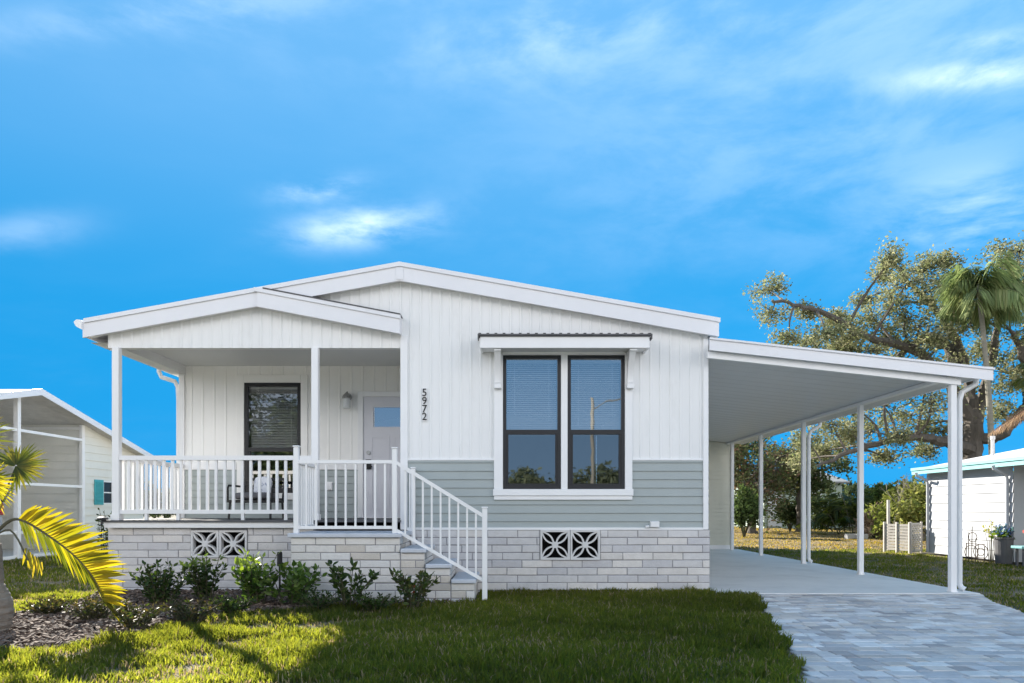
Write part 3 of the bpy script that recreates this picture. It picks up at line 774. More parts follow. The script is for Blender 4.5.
mb = MB(); mb.quad((-200, -7, .012), (200, -7, .012), (200, 2.6, .012), (-200, 2.6, .012)); tag(mb.build('street', M['asphalt']), kind='structure')

# ---- grass
def grass(name, label, x0, x1, y0, y1, dens, h, w, keep, straw, tone, bare=.9):
    n = int((x1 - x0) * (y1 - y0) * dens)
    x = rng.uniform(x0, x1, n); y = rng.uniform(y0, y1, n)
    k = keep(x, y); x, y = x[k], y[k]; n = len(x)
    # clumps: smooth pseudo-noise from a few sines
    cl = .5 + .25 * np.sin(x * 5.1 + 1.3 * np.sin(y * 3.7)) * np.sin(y * 6.3 + 2.1 * np.sin(x * 2.9)) + .25 * np.sin(x * 13.7 + y * 4.1) * np.sin(y * 15.1 - x * 3.3)
    big = .5 + .5 * np.sin(x * 1.3 + 1.7 * np.sin(y * .9 + .4)) * np.sin(y * 1.7 + .8)
    def vn(u, v):
        r_ = np.random.default_rng(5); t_ = np.zeros(len(u)); 
        for q in range(14):
            an, fr_, ph = r_.uniform(0, 6.28), r_.uniform(3.5, 15.0), r_.uniform(0, 6.28); t_ += np.sin((u * np.cos(an) + v * np.sin(an)) * fr_ + ph + 1.2 * np.sin(v * fr_ * .43 + ph))
        return t_ / 14 ** .5
    patch = vn(x, y)
    thin = np.clip((patch - .1) / .9, 0, 1) * np.where(x < -1.2, 1.0, bare)
    kp = rng.uniform(0, 1, n) > thin * .8
    x, y, cl, big, patch, thin = x[kp], y[kp], cl[kp], big[kp], patch[kp], thin[kp]; n = len(x)
    H = (1 - .62 * thin) * (.8 + .25 * np.clip(-patch, 0, 2)) * h * (.45 + .75 * cl) * rng.uniform(.55, 1.25, n); W = w * rng.uniform(.7, 1.3, n)
    a = rng.uniform(0, 2 * np.pi, n); lean = rng.uniform(.1, .75, n); la = rng.uniform(0, 2 * np.pi, n)
    dx, dy = np.cos(a) * W / 2, np.sin(a) * W / 2; lx, ly = np.cos(la) * lean * H, np.sin(la) * lean * H
    V = np.empty((n, 5, 3), np.float32)
    V[:, 0] = np.stack([x - dx, y - dy, np.zeros(n)], 1); V[:, 1] = np.stack([x + dx, y + dy, np.zeros(n)], 1)
    mx, my, mz = x + lx * .35, y + ly * .35, H * .6
    V[:, 2] = np.stack([mx + dx * .85, my + dy * .85, mz], 1); V[:, 3] = np.stack([mx - dx * .85, my - dy * .85, mz], 1)
    V[:, 4] = np.stack([x + lx, y + ly, H * (1 - .25 * lean)], 1)
    base = np.arange(n)[:, None] * 5
    f4 = base + np.array([[0, 1, 2, 3]]); f3 = base + np.array([[3, 2, 4]])
    g1, g2, s = np.array(tone[0]), np.array(tone[1]), np.array((.35, .285, .18))
    t = rng.uniform(0, 1, n)[:, None]; c = g1 * (1 - t) + g2 * t
    isS = rng.uniform(0, 1, n) < straw * (1.7 - 1.4 * cl) * (.5 + big) + .55 * thin; c[isS] = s * rng.uniform(.6, 1.1, (isS.sum(), 1))
    c *= (.8 + .4 * big[:, None]) * rng.uniform(.8, 1.2, (n, 1))
    C = np.repeat(c, 5, axis=0)
    for sel, nm, mt in ((~isS, name, 'grass'), (isS, 'dry_' + name, 'drygrass')):
        q = int(sel.sum()); bb = np.arange(q)[:, None] * 5
        o = np_mesh(nm, V[sel].reshape(-1, 3), bb + np.array([[0, 1, 2, 3]]), bb + np.array([[3, 2, 4]]), np.repeat(c[sel], 5, axis=0), M[mt])
        tag(o, label if mt == 'grass' else 'dry straw-coloured blades among the ' + label, 'grass', kind='stuff')
VDL = np.vectorize(lambda t: interp(DL, t)); VDR = np.vectorize(lambda t: interp(DR, t))
def keep_front(x, y):
    k = ~in_poly(x, y, BED) & (x < VDL(y) - .01 + .05 * np.sin(y * 9)) & ~((x > -5.5) & (y > 9.40)) & ~((x > 2.6) & (y > 9.1)) & ~((x > -2.72) & (x < -.42) & (y > 8.40)) & ~((x < -5.3) & (y > 9.3))
    return k
GT = ((.034, .060, .034), (.066, .094, .046))
grass('lawn_grass', 'thick front lawn grass, sunlit on the left and shaded on the right', -7.5, 3.3, 2.7, 9.45, 4300, .105, .0085, keep_front, .05, GT, .25)
def keep_left(x, y): return ~in_poly(x, y, BED) & ~((x > -5.45)) & ((x < -7.5) | (y > 9.3)) & ~((x < -10.85) & (y > 7))
grass('side_lawn_grass', 'shaded grass strip between the two houses on the left', -16, -5.4, 5, 26, 750, .08, .014, keep_left, .16, GT)
def keep_right(x, y): return ((x > VDR(np.minimum(y, 9.13)) + .0)) & ~((x < 6.16) & (y < 18.99) & (y > 9.1)) & ~((x > 10.0) & (y > 12) & (y < 17.9))
grass('right_lawn_grass', 'shaded grass strip beside the carport and driveway', 4.9, 13, 3, 19, 900, .055, .013, keep_right, .18, GT)
grass('back_yard_grass', 'dry patchy grass of the back yard beyond the carport', 3, 24, 19, 42, 300, .05, .024, lambda x, y: (x > 2.8), .62, ((.055, .065, .025), (.095, .09, .04)))

# ================================================================== CARPORT
cp = thing('carport', (4.4, 14, 0), 'white flat-roofed open carport on slim posts attached to the right of the house', 'carport')
zA, zB = 3.345, 2.965      # roof top at the house and at the outer edge (x 2.665 .. 6.36)
xa, xb = 2.66, 6.20
CY0, CY1 = 9.18, 18.96
xf = 2.585
def zc(x): return zA + (zB - zA) * (x - xa) / (xb - xa)
mb = MB(); mb.add([(xa, CY0, zc(xa) - .10), (xb, CY0, zc(xb) - .10), (xb, CY1, zc(xb) - .10), (xa, CY1, zc(xa) - .10), (xa, CY0, zc(xa)), (xb, CY0, zc(xb)), (xb, CY1, zc(xb)), (xa, CY1, zc(xa))], [(0, 3, 2, 1), (4, 5, 6, 7), (0, 1, 5, 4), (1, 2, 6, 5), (2, 3, 7, 6), (3, 0, 4, 7)])
yy = CY0 + .3
while yy < CY1:   # shallow panel seams on the underside
    mb.add([(xa + .01, yy, zc(xa) - .1015), (xb - .2, yy, zc(xb - .2) - .1015), (xb - .2, yy + .02, zc(xb - .2) - .1015), (xa + .01, yy + .02, zc(xa) - .1015), (xa + .01, yy + .01, zc(xa) - .106), (xb - .2, yy + .01, zc(xb - .2) - .106)], [(0, 1, 5, 4), (4, 5, 2, 3)]); yy += .305
mb.build('roof_panel', M['panel'], cp)
mb = MB()
mb.prism([(xf, CY0 - .02, zc(xf) - .15), (xb + .10, CY0 - .02, zc(xb + .1) - .15), (xb + .10, CY0 - .02, zc(xb + .1) + .012), (xf, CY0 - .02, zc(xf) + .012)], (0, .018, 0))
mb.prism([(xf, CY0 - .04, zc(xf) - .012), (xb + .11, CY0 - .04, zc(xb + .11) - .012), (xb + .11, CY0 - .04, zc(xb + .11) + .014), (xf, CY0 - .04, zc(xf) + .014)], (0, .019, 0))
mb.build('fascia', M['fascia'], cp)
mb = MB(); mb.prism([(xf, CY0 + .06, zc(xf) - .235), (5.93, CY0 + .06, zc(5.93) - .235), (5.93, CY0 + .06, zc(5.93) - .151), (xf, CY0 + .06, zc(xf) - .151)], (0, .06, 0)); mb.build('front_beam', M['trim'], cp)
mb = MB(); mb.box(5.80, 5.90, CY0 + .13, CY1, zc(5.85) - .15, zc(5.85) - .104); mb.build('side_beam', M['trim'], cp)
mb = MB(); mb.prism([(6.201, CY0, 2.99), (6.31, CY0, 2.985), (6.315, CY0, 2.95), (6.28, CY0, 2.87), (6.201, CY0, 2.855)], (0, CY1 - CY0, 0)); mb.build('gutter', M['trim'], cp)
for yp in (9.30, 11.75, 14.05, 16.45, 18.6):
    mb = MB(); w = .039; zt = zc(5.85) - .15
    mb.bbox(5.85 - w, 5.85 + w, yp - w, yp + w, .02, zt, .005); mb.box(5.85 - .047, 5.85 + .047, yp - .047, yp + .047, .021, .04)
    mb.build('carport_post', M['trim'], cp)
for yp in (9.42, 14.2):
    mb = MB(); mb.tube([(6.25, yp, 2.87), (6.24, yp, 2.80), (6.14, yp, 2.745), (6.05, yp, 2.69), (6.02, yp, 2.58), (6.02, yp, .12), (6.03, yp - .02, .07), (6.06, yp - .05, .045)], .036, 8); mb.build('downspout', M['trim'], cp)

sh = thing('storage_shed', (4.3, 19.6, 0), 'beige-grey lap-sided storage room closing the far end of the carport', 'shed')
mb = MB(); lap(mb, (0, 18.98, 0), X_, -Y_, 2.67, 5.95, .12, 3.3, ztop=lambda u: zc(u) - .112); lap(mb, (5.95, 0, 0), Y_, X_, 18.98, 21.2, .12, 2.70)
mb.quad((2.67, 21.2, 0), (5.95, 21.2, 0), (5.95, 21.2, 2.7), (2.67, 21.2, 2.9)); mb.build('wall', M['lapbeige'], sh)
mb = MB(); mb.box(2.67, 5.96, 18.93, 18.979, .022, .13); mb.bbox(5.93, 5.975, 18.94, 19.03, .13, 2.70, .003); mb.build('baseboard', M['trim'], sh)
mb = MB(); mb.prism([(2.67, 18.985, 3.24), (6.1, 18.985, 2.88), (6.1, 18.985, 2.96), (2.67, 18.985, 3.32)], (0, 2.5, 0)); mb.build('roof', M['roofwhite'], sh)

# ================================================================== LEFT NEIGHBOUR
lh = thing('neighbour_house', (-15, 16, 0), 'pale neighbouring house on the left with a screened end and a teal shutter', 'house')
RX, RY, RZ = -10.8, 15.6, 3.78
def zl(y): return RZ - .232 * abs(y - RY)
mb = MB(); LW = (18.46, 18.92, 1.24, 1.85)
lap(mb, (RX, 0, 0), Y_, X_, 17.62, RY, 0, 0)
lap(mb, (RX, 0, 0), Y_, X_, 17.62, 20.5, .15, 3.6, course=.2, d=.02, holes=[LW], ztop=lambda u: zl(u) - .06)
lap(mb, (0, 17.62, 0), X_, -Y_, -19, RX, .1, 3.14, course=.2, d=.02)
mb.quad((-19, 17.62, 3.14), (RX, 17.62, 3.14), (RX, 17.62, zl(17.62) - .05), (-19, 17.62, zl(17.62) - .05))
mb.quad((-19, 20.5, 0), (RX, 20.5, 0), (RX, 20.5, zl(20.5)), (-19, 20.5, zl(20.5)))
mb.build('wall', M['lapwhite'], lh)
mb = MB(); lap(mb, (-15.2, 0, 0), Y_, X_, 10.5, 17.6, .1, 3.6, course=.2, d=.02, ztop=lambda u: zl(u) - .1); mb.build('inner_wall', M['lapbeige'], lh)
mb = MB()
mb.bbox(RX - .05, RX + .03, 17.55, 17.66, .1, zl(17.6) - .1, .004); mb.box(-15, RX - .06, 17.57, 17.60, 3.10, 3.17)
mb.build('corner_trim', M['trim'], lh)
mb = MB()
for ya, yb_ in ((10.2, RY), (RY, 20.95)):
    za, zb_ = zl(ya), zl(yb_)
    mb.add([(-19.2, ya, za), (RX + .3, ya, za), (RX + .3, yb_, zb_), (-19.2, yb_, zb_), (-19.2, ya, za - .08), (RX + .3, ya, za - .08), (RX + .3, yb_, zb_ - .08), (-19.2, yb_, zb_ - .08)], [(0, 1, 2, 3), (7, 6, 5, 4), (0, 4, 5, 1), (1, 5, 6, 2), (2, 6, 7, 3), (3, 7, 4, 0)])
lr = mb.build('roof', M['roofwhite'], lh)
mb = MB()
for ya, yb_ in ((10.2, RY), (RY, 20.95)):
    mb.prism([(RX + .3, ya, zl(ya) - .13), (RX + .3, yb_, zl(yb_) - .13), (RX + .3, yb_, zl(yb_) + .015), (RX + .3, ya, zl(ya) + .015)], (.03, 0, 0))
mb.build('fascia', M['fascia'], lr)
mb = MB()
for yv, d in ((19.7, .14), (20.3, .12)): mb.tube([(-11.3, yv, zl(yv) - .05), (-11.3, yv, zl(yv) + d)], .05, 8)
mb.build('roof_vent', M['roofwhite'], lr)
for yp in (10.5, 12.9, 15.28):
    mb = MB(); mb.bbox(RX - .05, RX + .05, yp - .05, yp + .05, .0, zl(yp) - .10, .004); mb.build('porch_post', M['trim'], lh)
mb = MB()
for z in (2.84, 1.67, .60): mb.box(RX - .03, RX + .03, 12.9, 17.55, z - .03, z + .03)
mb.box(RX - .02, RX + .02, 10.5, 17.55, .03, .10)
mb.build('screen_rail', M['trim'], lh)
mb = MB(); mb.add([(RX, 10.5, .1), (RX, 17.55, .1), (RX, 17.55, zl(17.55) - .15), (RX, RY, RZ - .15), (RX, 10.5, zl(10.5) - .15)], [(0, 1, 2, 3, 4)]); mb.build('insect_screen', M['screen'], lh)
mb = MB(); mb.box(RX - .02, RX + .02, LW[0], LW[1], LW[2], LW[2] + .03); mb.box(RX - .02, RX + .02, LW[0], LW[1], LW[3] - .03, LW[3]); mb.box(RX - .02, RX + .02, LW[0], LW[1], 1.53, 1.56)
mb.box(RX - .02, RX + .021, LW[0], LW[0] + .03, LW[2] + .03, LW[3] - .03); mb.box(RX - .02, RX + .021, LW[1] - .03, LW[1], LW[2] + .03, LW[3] - .03)
lw = mb.build('window', M['trim'], lh)
mb = MB(); mb.quad((RX - .01, LW[0], LW[2]), (RX - .01, LW[1], LW[2]), (RX - .01, LW[1], LW[3]), (RX - .01, LW[0], LW[3])); mb.build('pane', M['glass_low'], lw)
mb = MB(); mb.quad((RX - .3, 17.7, .8), (RX - .3, 19.5, .8), (RX - .3, 19.5, 2.4), (RX - .3, 17.7, 2.4)); mb.build('room_shade_sheet', M['dark'], lw)  # flat near-black sheet painted as the shade of the room behind
for ya in (18.06, 18.96):
    mb = MB(); mb.box(RX + .018, RX + .05, ya, ya + .37, LW[2] - .02, LW[3] + .02)
    z = LW[2] + .03
    while z < LW[3] - .03: mb.obox((RX + .055, ya + .185, z), (0, .15, 0), (.006, 0, .008), (.003, 0, -.004)); z += .035
    mb.build('shutter', M['teal'], lh)
mb = MB(); mb.box(-19, RX, 10.4, 20.5, -.05, .09); mb.build('floor_slab', M['concrete'], lh)

# car under the neighbour's roof
car = thing('parked_car', (-13.2, 14.6, .09), 'white car with a red tail light parked under the neighbouring roof at the left edge', 'car')
cx0, cx1, cy0, cy1 = -15.0, -11.17, 13.75, 15.42
def car_mb():
    prof = [(-15.0, .50), (-14.95, .85), (-14.1, 1.02), (-13.4, 1.5), (-11.75, 1.52), (-11.35, 1.28), (-11.18, 1.0), (-11.17, .55), (-11.3, .42), (-14.8, .42)]
    bm = bmesh.new(); a = [bm.verts.new((x, cy0, z)) for x, z in prof]; bb = [bm.verts.new((x, cy1, z)) for x, z in prof]
    bm.faces.new(a); bm.faces.new(bb[::-1])
    for i in range(len(prof)): bm.faces.new((a[i], a[(i + 1) % len(prof)], bb[(i + 1) % len(prof)], bb[i]))
    for v in bm.verts:
        if v.co.z > 1.2: v.co.y = (v.co.y - 14.585) * .84 + 14.585
    bmesh.ops.recalc_face_normals(bm, faces=bm.faces[:])
    bmesh.ops.bevel(bm, geom=bm.edges[:], offset=.07, segments=3, affect='EDGES'); bm.verts.index_update()
    m = MB(); m.add([v.co for v in bm.verts], [[v.index for v in f.verts] for f in bm.faces]); bm.free(); return m
car_mb().build('body', M['carwhite'], car, smooth=True)
for yc in (13.9, 15.25):
    mb = MB(); mb.bbox(-11.40, -11.16, yc - .1, yc + .13, .98, 1.24, .02); mb.build('tail_light', M['red'], car)
mb = MB(); mb.prism([(-11.46, 13.95, 1.28), (-11.74, 13.95, 1.475), (-11.735, 13.95, 1.49), (-11.45, 13.95, 1.295)], (0, 1.27, 0)); mb.build('rear_window', M['dark'], car)
for xw in (-14.2, -11.95):
    for yw in (13.78, 15.30):
        mb = MB(); mb.tube([(xw, yw - .02, .39), (xw, yw + .12, .39)], .30, 20); wv = mb.build('wheel', M['rubber'], car)
        mb = MB(); mb.tube([(xw, yw - .03, .39), (xw, yw + .13, .39)], .18, 16); mb.build('rim', M['steel'], wv)

# ================================================================== RIGHT NEIGHBOUR
rh = thing('neighbour_house', (14, 14.8, 0), 'sunlit white low house on the right with a pale aqua roof edge', 'house')
A = Vector((10.2, 17.2, 0)); Bp = Vector((10.07, 14.05, 0)); du = (A - Bp).normalized(); dn = Vector((-du.y, du.x, 0)); Lw = (A - Bp).length
mb = MB(); lap(mb, Bp, du, dn, 0, Lw, .05, 2.0, course=.2, d=.018)
lap(mb, A, Vector((1, 0, 0)), Y_, 0, 7, .05, 2.0, course=.2); 
mb.quad(Bp + Z_ * .05, Bp + Z_ * .05 + Vector((7, 0, 0)), Bp + Z_ * 2.1 + Vector((7, 0, 0)), Bp + Z_ * 2.1)
mb.quad((17.2, 10, 0), (17.2, 17.6, 0), (17.2, 17.6, 2.2), (17.2, 10, 2.2))
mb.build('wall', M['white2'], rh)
ex = lambda y: 10.03 + (y - 17.3) * .05
mb = MB(); ya, yb_ = 9.5, 17.5
for x_, zz in ((0, 0),):
    p = [(ex(ya) - .02, ya, 2.10), (ex(yb_) - .02, yb_, 2.10), (13.6, yb_, 2.78), (13.6, ya, 2.78), (18, yb_, 2.1), (18, ya, 2.1)]
    mb.add(p + [(a, b_, c - .1) for a, b_, c in p], [(0, 1, 2, 3), (3, 2, 4, 5), (9, 8, 7, 6), (11, 10, 8, 9), (0, 3, 9, 6), (3, 5, 11, 9), (1, 7, 8, 2), (2, 8, 10, 4)])
rr = mb.build('roof', M['roofwhite'], rh)
mb = MB(); mb.prism([(ex(ya) - .05, ya, 1.965), (ex(yb_) - .05, yb_, 1.965), (ex(yb_) - .05, yb_, 2.11), (ex(ya) - .05, ya, 2.11)], (.03, 0, 0)); mb.prism([(ex(ya) - .075, ya, 2.06), (ex(yb_) - .075, yb_, 2.06), (ex(yb_) - .075, yb_, 2.125), (ex(ya) - .075, ya, 2.125)], (.025, 0, 0)); mb.build('fascia', M['aqua'], rr)
mb = MB(); mb.tube([(11.4, 16.6, 2.25), (11.4, 16.6, 2.78)], .038, 10); mb.tube([(11.4, 16.6, 2.76), (11.4, 16.6, 2.84)], .052, 10); mb.build('vent_pipe', M['roofwhite'], rr)
for q in (Lw - .12, .12):
    p = Bp + du * q + dn * .05
    mb = MB(); mb.tube([p + dn * .28 + Z_ * 2.0, p + dn * .26 + Z_ * 1.93, p + dn * .02 + Z_ * 1.80, p + Z_ * 1.7, p + Z_ * .08], .035, 8); mb.build('downspout', M['white2'], rh)
mb = MB(); mb.bbox(9.96, 10.06, 11.9, 12.0, 0, 2.05, .004); mb.build('porch_post', M['white2'], rh)

def lattice_panel(mb, p0, p1, z0, z1, step, w):
    p0, p1 = Vector(p0), Vector(p1); d = (p1 - p0); l = d.length; d.normalize(); nn = Vector((-d.y, d.x, 0))
    h = z1 - z0; s = -h
    while s < l:
        for sg in (0, 1):
            a, b_ = (s, z0), (s + h, z1)
            if a[0] < 0: a = (0, z0 - s)
            if b_[0] > l: b_ = (l, z0 + (l - s))
            if a[0] < b_[0] - .01:
                q0, q1 = (a, b_) if sg == 0 else ((l - a[0], a[1]), (l - b_[0], b_[1]))
                mb.bar(p0 + d * q0[0] + Z_ * q0[1] + nn * .006 * sg, p0 + d * q1[0] + Z_ * q1[1] + nn * .006 * sg, w, .006, nn)
        s += step
    for z in (z0, z1): mb.bar(p0 + Z_ * z, p1 + Z_ * z, .04, .04)
    for p in (p0, p1): mb.bar(p + Z_ * (z0 - .05), p + Z_ * (z1 + .05), .04, .04, (1, 0, 0))
lf = thing('lattice_fence', (9.9, 17.4, 0), 'low dull beige lattice screen at the far corner of the white house on the right', 'fence')
mb = MB(); lattice_panel(mb, (9.86, 17.3, 0), (10.36, 17.72, 0), .06, .74, .11, .035); mb.build('lattice_panel', M['fence'], lf)
mb = MB()
for i in range(9): mb.bar((9.58, 18.0, .1 + i * .075), (9.84, 17.32, .1 + i * .075), .02, .06)
for p in ((9.58, 18.0), (9.71, 17.66), (9.84, 17.32)): mb.bar((*p, 0), (*p, .78), .05, .05, (1, 0, 0))
mb.build('slat_panel', M['fence'], lf)
mb = MB(); mb.bar((10.0, 18.6, 0), (10.0, 18.6, 1.35), .06, .06, (1, 0, 0)); mb.build('post', M['fence'], lf)

# planter bin with flowers
bn = thing('planter', (10.0, 14.15, 0), 'dark grey tapered planter tub with blue flowers by the white house', 'planter')
bx, by = PX(1004, 14.2), 14.2
bn.location = (bx, by, 0)
mb = MB(); mb.lathe((bx, by, 0), [(.13, 0), (.15, .02), (.175, .50), (.19, .505), (.19, .545), (.165, .545), (.16, .50)], 20); mb.build('tub', M['bin'], bn)

def leaves(n, pos, size, aspect, cols, up=.3, droop=0.0, dirs=None):
    """n folded leaves at the given points; returns vertices, quads and colours"""
    pos = np.asarray(pos); d = rng.normal(0, 1, (n, 3)); d[:, 2] = d[:, 2] * .7 + up
    if dirs is not None: d = d * .6 + np.asarray(dirs) * 1.3
    d /= np.linalg.norm(d, axis=1)[:, None] + 1e-9
    r = rng.normal(0, 1, (n, 3)); s = np.cross(d, r); s /= np.linalg.norm(s, axis=1)[:, None] + 1e-9
    nn = np.cross(d, s)
    l = size * rng.uniform(.6, 1.25, n)[:, None]; w = l * aspect
    V = np.empty((n, 6, 3)); V[:, 0] = pos; V[:, 1] = pos + d * l * .38 + s * w * .5 + nn * w * .15; V[:, 2] = pos + d * l * .75 + s * w * .33 + nn * w * .1 - np.array([0, 0, 1]) * droop * l * .3
    V[:, 3] = pos + d * l - np.array([0, 0, 1]) * droop * l * .7; V[:, 4] = pos + d * l * .75 - s * w * .33 + nn * w * .1 - np.array([0, 0, 1]) * droop * l * .3; V[:, 5] = pos + d * l * .38 - s * w * .5 + nn * w * .15
    b = np.arange(n)[:, None] * 6
    f = np.concatenate([b + np.array([[0, 1, 2, 3]]), b + np.array([[0, 3, 4, 5]])])
    k = rng.integers(0, len(cols), n); c = np.asarray(cols)[k] * rng.uniform(.75, 1.25, (n, 1)); C = np.repeat(c, 6, axis=0)
    return V.reshape(-1, 3), f, C
E3 = np.zeros((0, 3), int)

def shrub(name, label, x, y, h, spread, nst, leaf, cols, cat='shrub', per=26, aspect=.45, m='leaf', group=None, upright=.5, lo=.15, tip=None):
    t = thing(name, (x, y, 0), label, cat, group)
    mb = MB(); pos = []; dirs = []
    for i in range(nst):
        a = random.uniform(0, 6.28); r = spread * math.sqrt(random.random()); hh = h * random.uniform(.62, 1.0) * (1 - .25 * (r / spread))
        b0 = Vector((x + math.cos(a) * r * .25, y + math.sin(a) * r * .25, 0)); b1 = Vector((x + math.cos(a) * r, y + math.sin(a) * r, hh)); mid = b0.lerp(b1, .5) + Vector((math.cos(a) * r * upright * -.2, math.sin(a) * r * upright * -.2, hh * .08))
        mb.tube([b0, mid, b1], [.009, .006, .003], 5)
        for k in range(per):
            q = lo + (1 - lo) * random.random() ** .8
            p = (b0 * (1 - q) ** 2 + mid * 2 * q * (1 - q) + b1 * q * q); aa = random.uniform(0, 6.28)
            pos.append(tuple(p + Vector((math.cos(aa), math.sin(aa), 0)) * .01)); dirs.append((math.cos(aa), math.sin(aa), .35 + .6 * (q > .9)))
    mb.build('stems', M['stem'], t)
    V, f, C = leaves(len(pos), pos, leaf, aspect, cols, dirs=dirs)
    if tip is not None:
        zz = V[:, 2].reshape(-1, 6).mean(1); top = np.repeat(zz > np.percentile(zz, 86), 6); C[top] = np.array(tip) * rng.uniform(.8, 1.2, (top.sum(), 1))
    np_mesh('foliage', V, f, E3, C, M[m], t)
    return t
DG = [(.030, .055, .018), (.045, .075, .022), (.025, .04, .016), (.06, .085, .03)]
BG = [(.055, .10, .025), (.085, .14, .035), (.045, .08, .022), (.12, .17, .05)]
BR = [(.05, .045, .028), (.075, .055, .035), (.035, .038, .02), (.04, .055, .022)]
def at(px, py):
    Y = 794.5 / (py - 508); return PX(px, Y), Y
shrub('leafy_shrub', 'dark rounded shrub in the bed, leftmost against the block wall', *at(160, 606), .56, .42, 30, .064, DG, per=28)
shrub('leafy_shrub', 'upright shrub with a pale tip below the left pair of vent blocks', *at(207, 603), .70, .32, 20, .072, DG, per=24, tip=(.12, .17, .05))
shrub('leafy_shrub', 'tall glossy bright-leaved shrub in front of the black stake light', *at(257, 606), .74, .34, 19, .09, BG, per=24, aspect=.5, tip=(.20, .26, .06))
shrub('leafy_shrub', 'glossy round-leaved shrub at the left corner of the front steps', *at(292, 607), .60, .38, 19, .09, BG, per=24, aspect=.5)
shrub('leafy_shrub', 'open dark shrub with one tall stem in front of the step bricks', *at(349, 610), .68, .32, 11, .09, DG, per=24, aspect=.42)
rs = shrub('leafy_shrub', 'low shrub with a single red leaf beside the lower treads', *at(413, 609), .50, .34, 15, .075, [(.04, .06, .025), (.06, .09, .03), (.08, .08, .035)], per=24, aspect=.42)
V, f, C = leaves(5, [(rs.location.x + .02 + .01 * i, rs.location.y - .18, .18 + .02 * i) for i in range(5)], .06, .5, [(.30, .03, .02)]); np_mesh('red_leaf', V, f, E3, C, M['leaf'], rs)
for i, (px_, py_, hh, sp, lb) in enumerate([(48, 616, .17, .22, 'low brownish ground-hugging plant at the left end of the mulch bed'), (94, 622, .22, .26, 'low tangled brown plant in the mulch under the palm frond tip'), (135, 632, .24, .22, 'small dark half-bare plant in the middle of the mulch bed'), (190, 625, .24, .30, 'low dark reddish plant at the front of the mulch below the vent blocks'), (232, 616, .20, .22, 'small dark plant at the mulch edge in front of the tall glossy shrub'), (318, 612, .2, .25, 'low dark plant between the glossy shrub and the open dark shrub'), (375, 612, .18, .25, 'low dark plant just left of the shrub with the red leaf')]):
    shrub('low_plant', lb, *at(px_, py_), hh * 1.3, sp * 1.15, 30, .04, BR if i < 4 else DG, 'plant', per=22)
shrub('flowering_plant', 'blue flowering plant growing out of the grey planter tub', bx, by, .5, .02, 3, .01, DG, 'plant', per=1)
fp = bpy.data.objects['flowering_plant']; fp.location = (bx, by, .5)
for c in fp.children: c.location = (0, 0, .0)
for c in list(fp.children): bpy.data.objects.remove(c)
pp = [(bx + rng.normal(0, .08), by + rng.normal(0, .08), .55 + abs(rng.normal(0, .06))) for _ in range(110)]
V, f, C = leaves(110, pp, .11, .45, BG); np_mesh('foliage', V, f, E3, C, M['leaf'], fp)
pp = [(bx + rng.normal(0, .075), by - .03 + rng.normal(0, .07), .68 + rng.normal(0, .055)) for _ in range(170)]
V, f, C = leaves(170, pp, .05, .9, [(.10, .18, .42), (.14, .25, .5), (.07, .12, .32)]); np_mesh('blossoms', V, f, E3, C, M['leaf'], fp)
yx, yy_ = PX(991, 14.6), 14.6
shrub('flowering_plant', 'thin yellow-flowered plant standing left of the grey planter tub', yx, yy_, 1.0, .16, 7, .06, [(.35, .30, .04), (.14, .17, .04), (.4, .34, .06)], 'plant', per=16, lo=.75)
shrub('spindly_shrub', 'small spindly dark shrub in front of the teal shutter', PX(103, 14.5), 14.5, 1.25, .28, 9, .09, DG, per=14, lo=.3)
# wrought iron stand against the white wall
wi = thing('plant_stand', (9.55, 14.8, 0), 'rusty wrought-iron scroll trellis leaning by the white house wall', 'trellis')
mb = MB()
def ring(c, r, ax, n=14, w=.009):
    pts = [Vector(c) + ax * (r * math.cos(2 * math.pi * i / n)) + Z_ * (r * math.sin(2 * math.pi * i / n)) for i in range(n + 1)]; mb.tube(pts, w, 5, cap=False)
ta, tb_ = Vector((PX(966, 14.9), 14.9, 0)), Vector((PX(985, 14.5), 14.5, 0)); td = (tb_ - ta).normalized(); tl_ = (tb_ - ta).length
wi.location = ta
ring(ta + td * tl_ * .28 + Z_ * .2, .15, td); ring(ta + td * tl_ * .78 + Z_ * .22, .16, td); ring(ta + td * tl_ * .78 + Z_ * .22, .08, td); ring(ta + td * tl_ * .35 + Z_ * .52, .1, td)
for q, h_ in ((0, .4), (.12, .62), (.3, .75), (.5, .5), (.62, .36), (.95, .34)): mb.tube([ta + td * tl_ * q, ta + td * tl_ * (q + .03) + Z_ * h_], .009, 5)
for z in (.1, .38): mb.tube([ta + Z_ * z, tb_ + Z_ * z], .008, 5)
mb.build('scroll_frame', mat('rusty_iron', (.11, .085, .07), .9, .3, 14), wi)
# bench and pot at right edge
tbn = thing('bench', (PX(1024, 13.4), 13.4, 0), 'aqua painted low bench at the right edge beside the planter tub', 'bench')
bx2 = PX(1030, 13.4)
mb = MB(); mb.bbox(bx2 - .3, bx2 + .6, 13.2, 13.5, .36, .41, .006); mb.build('seat', M['aqua'], tbn)
for xq in (bx2 - .22, bx2 + .5):
    mb = MB(); mb.bbox(xq - .02, xq + .02, 13.24, 13.28, 0, .359, .004); mb.bbox(xq - .02, xq + .02, 13.42, 13.46, 0, .359, .004); mb.build('leg', M['bin'], tbn)
pt = thing('flower_pot', (bx2 + .0, 13.36, .41), 'dark pot with a red rim standing on the aqua bench', 'pot')
mb = MB(); mb.lathe((bx2, 13.36, .41), [(.08, 0), (.12, .26), (.10, .26)], 18); mb.build('pot_body', M['bin'], pt)
mb = MB(); mb.lathe((bx2, 13.36, .655), [(.135, 0), (.14, .055), (.12, .055), (.115, .0)], 18); mb.build('rim', M['terracotta'], pt)
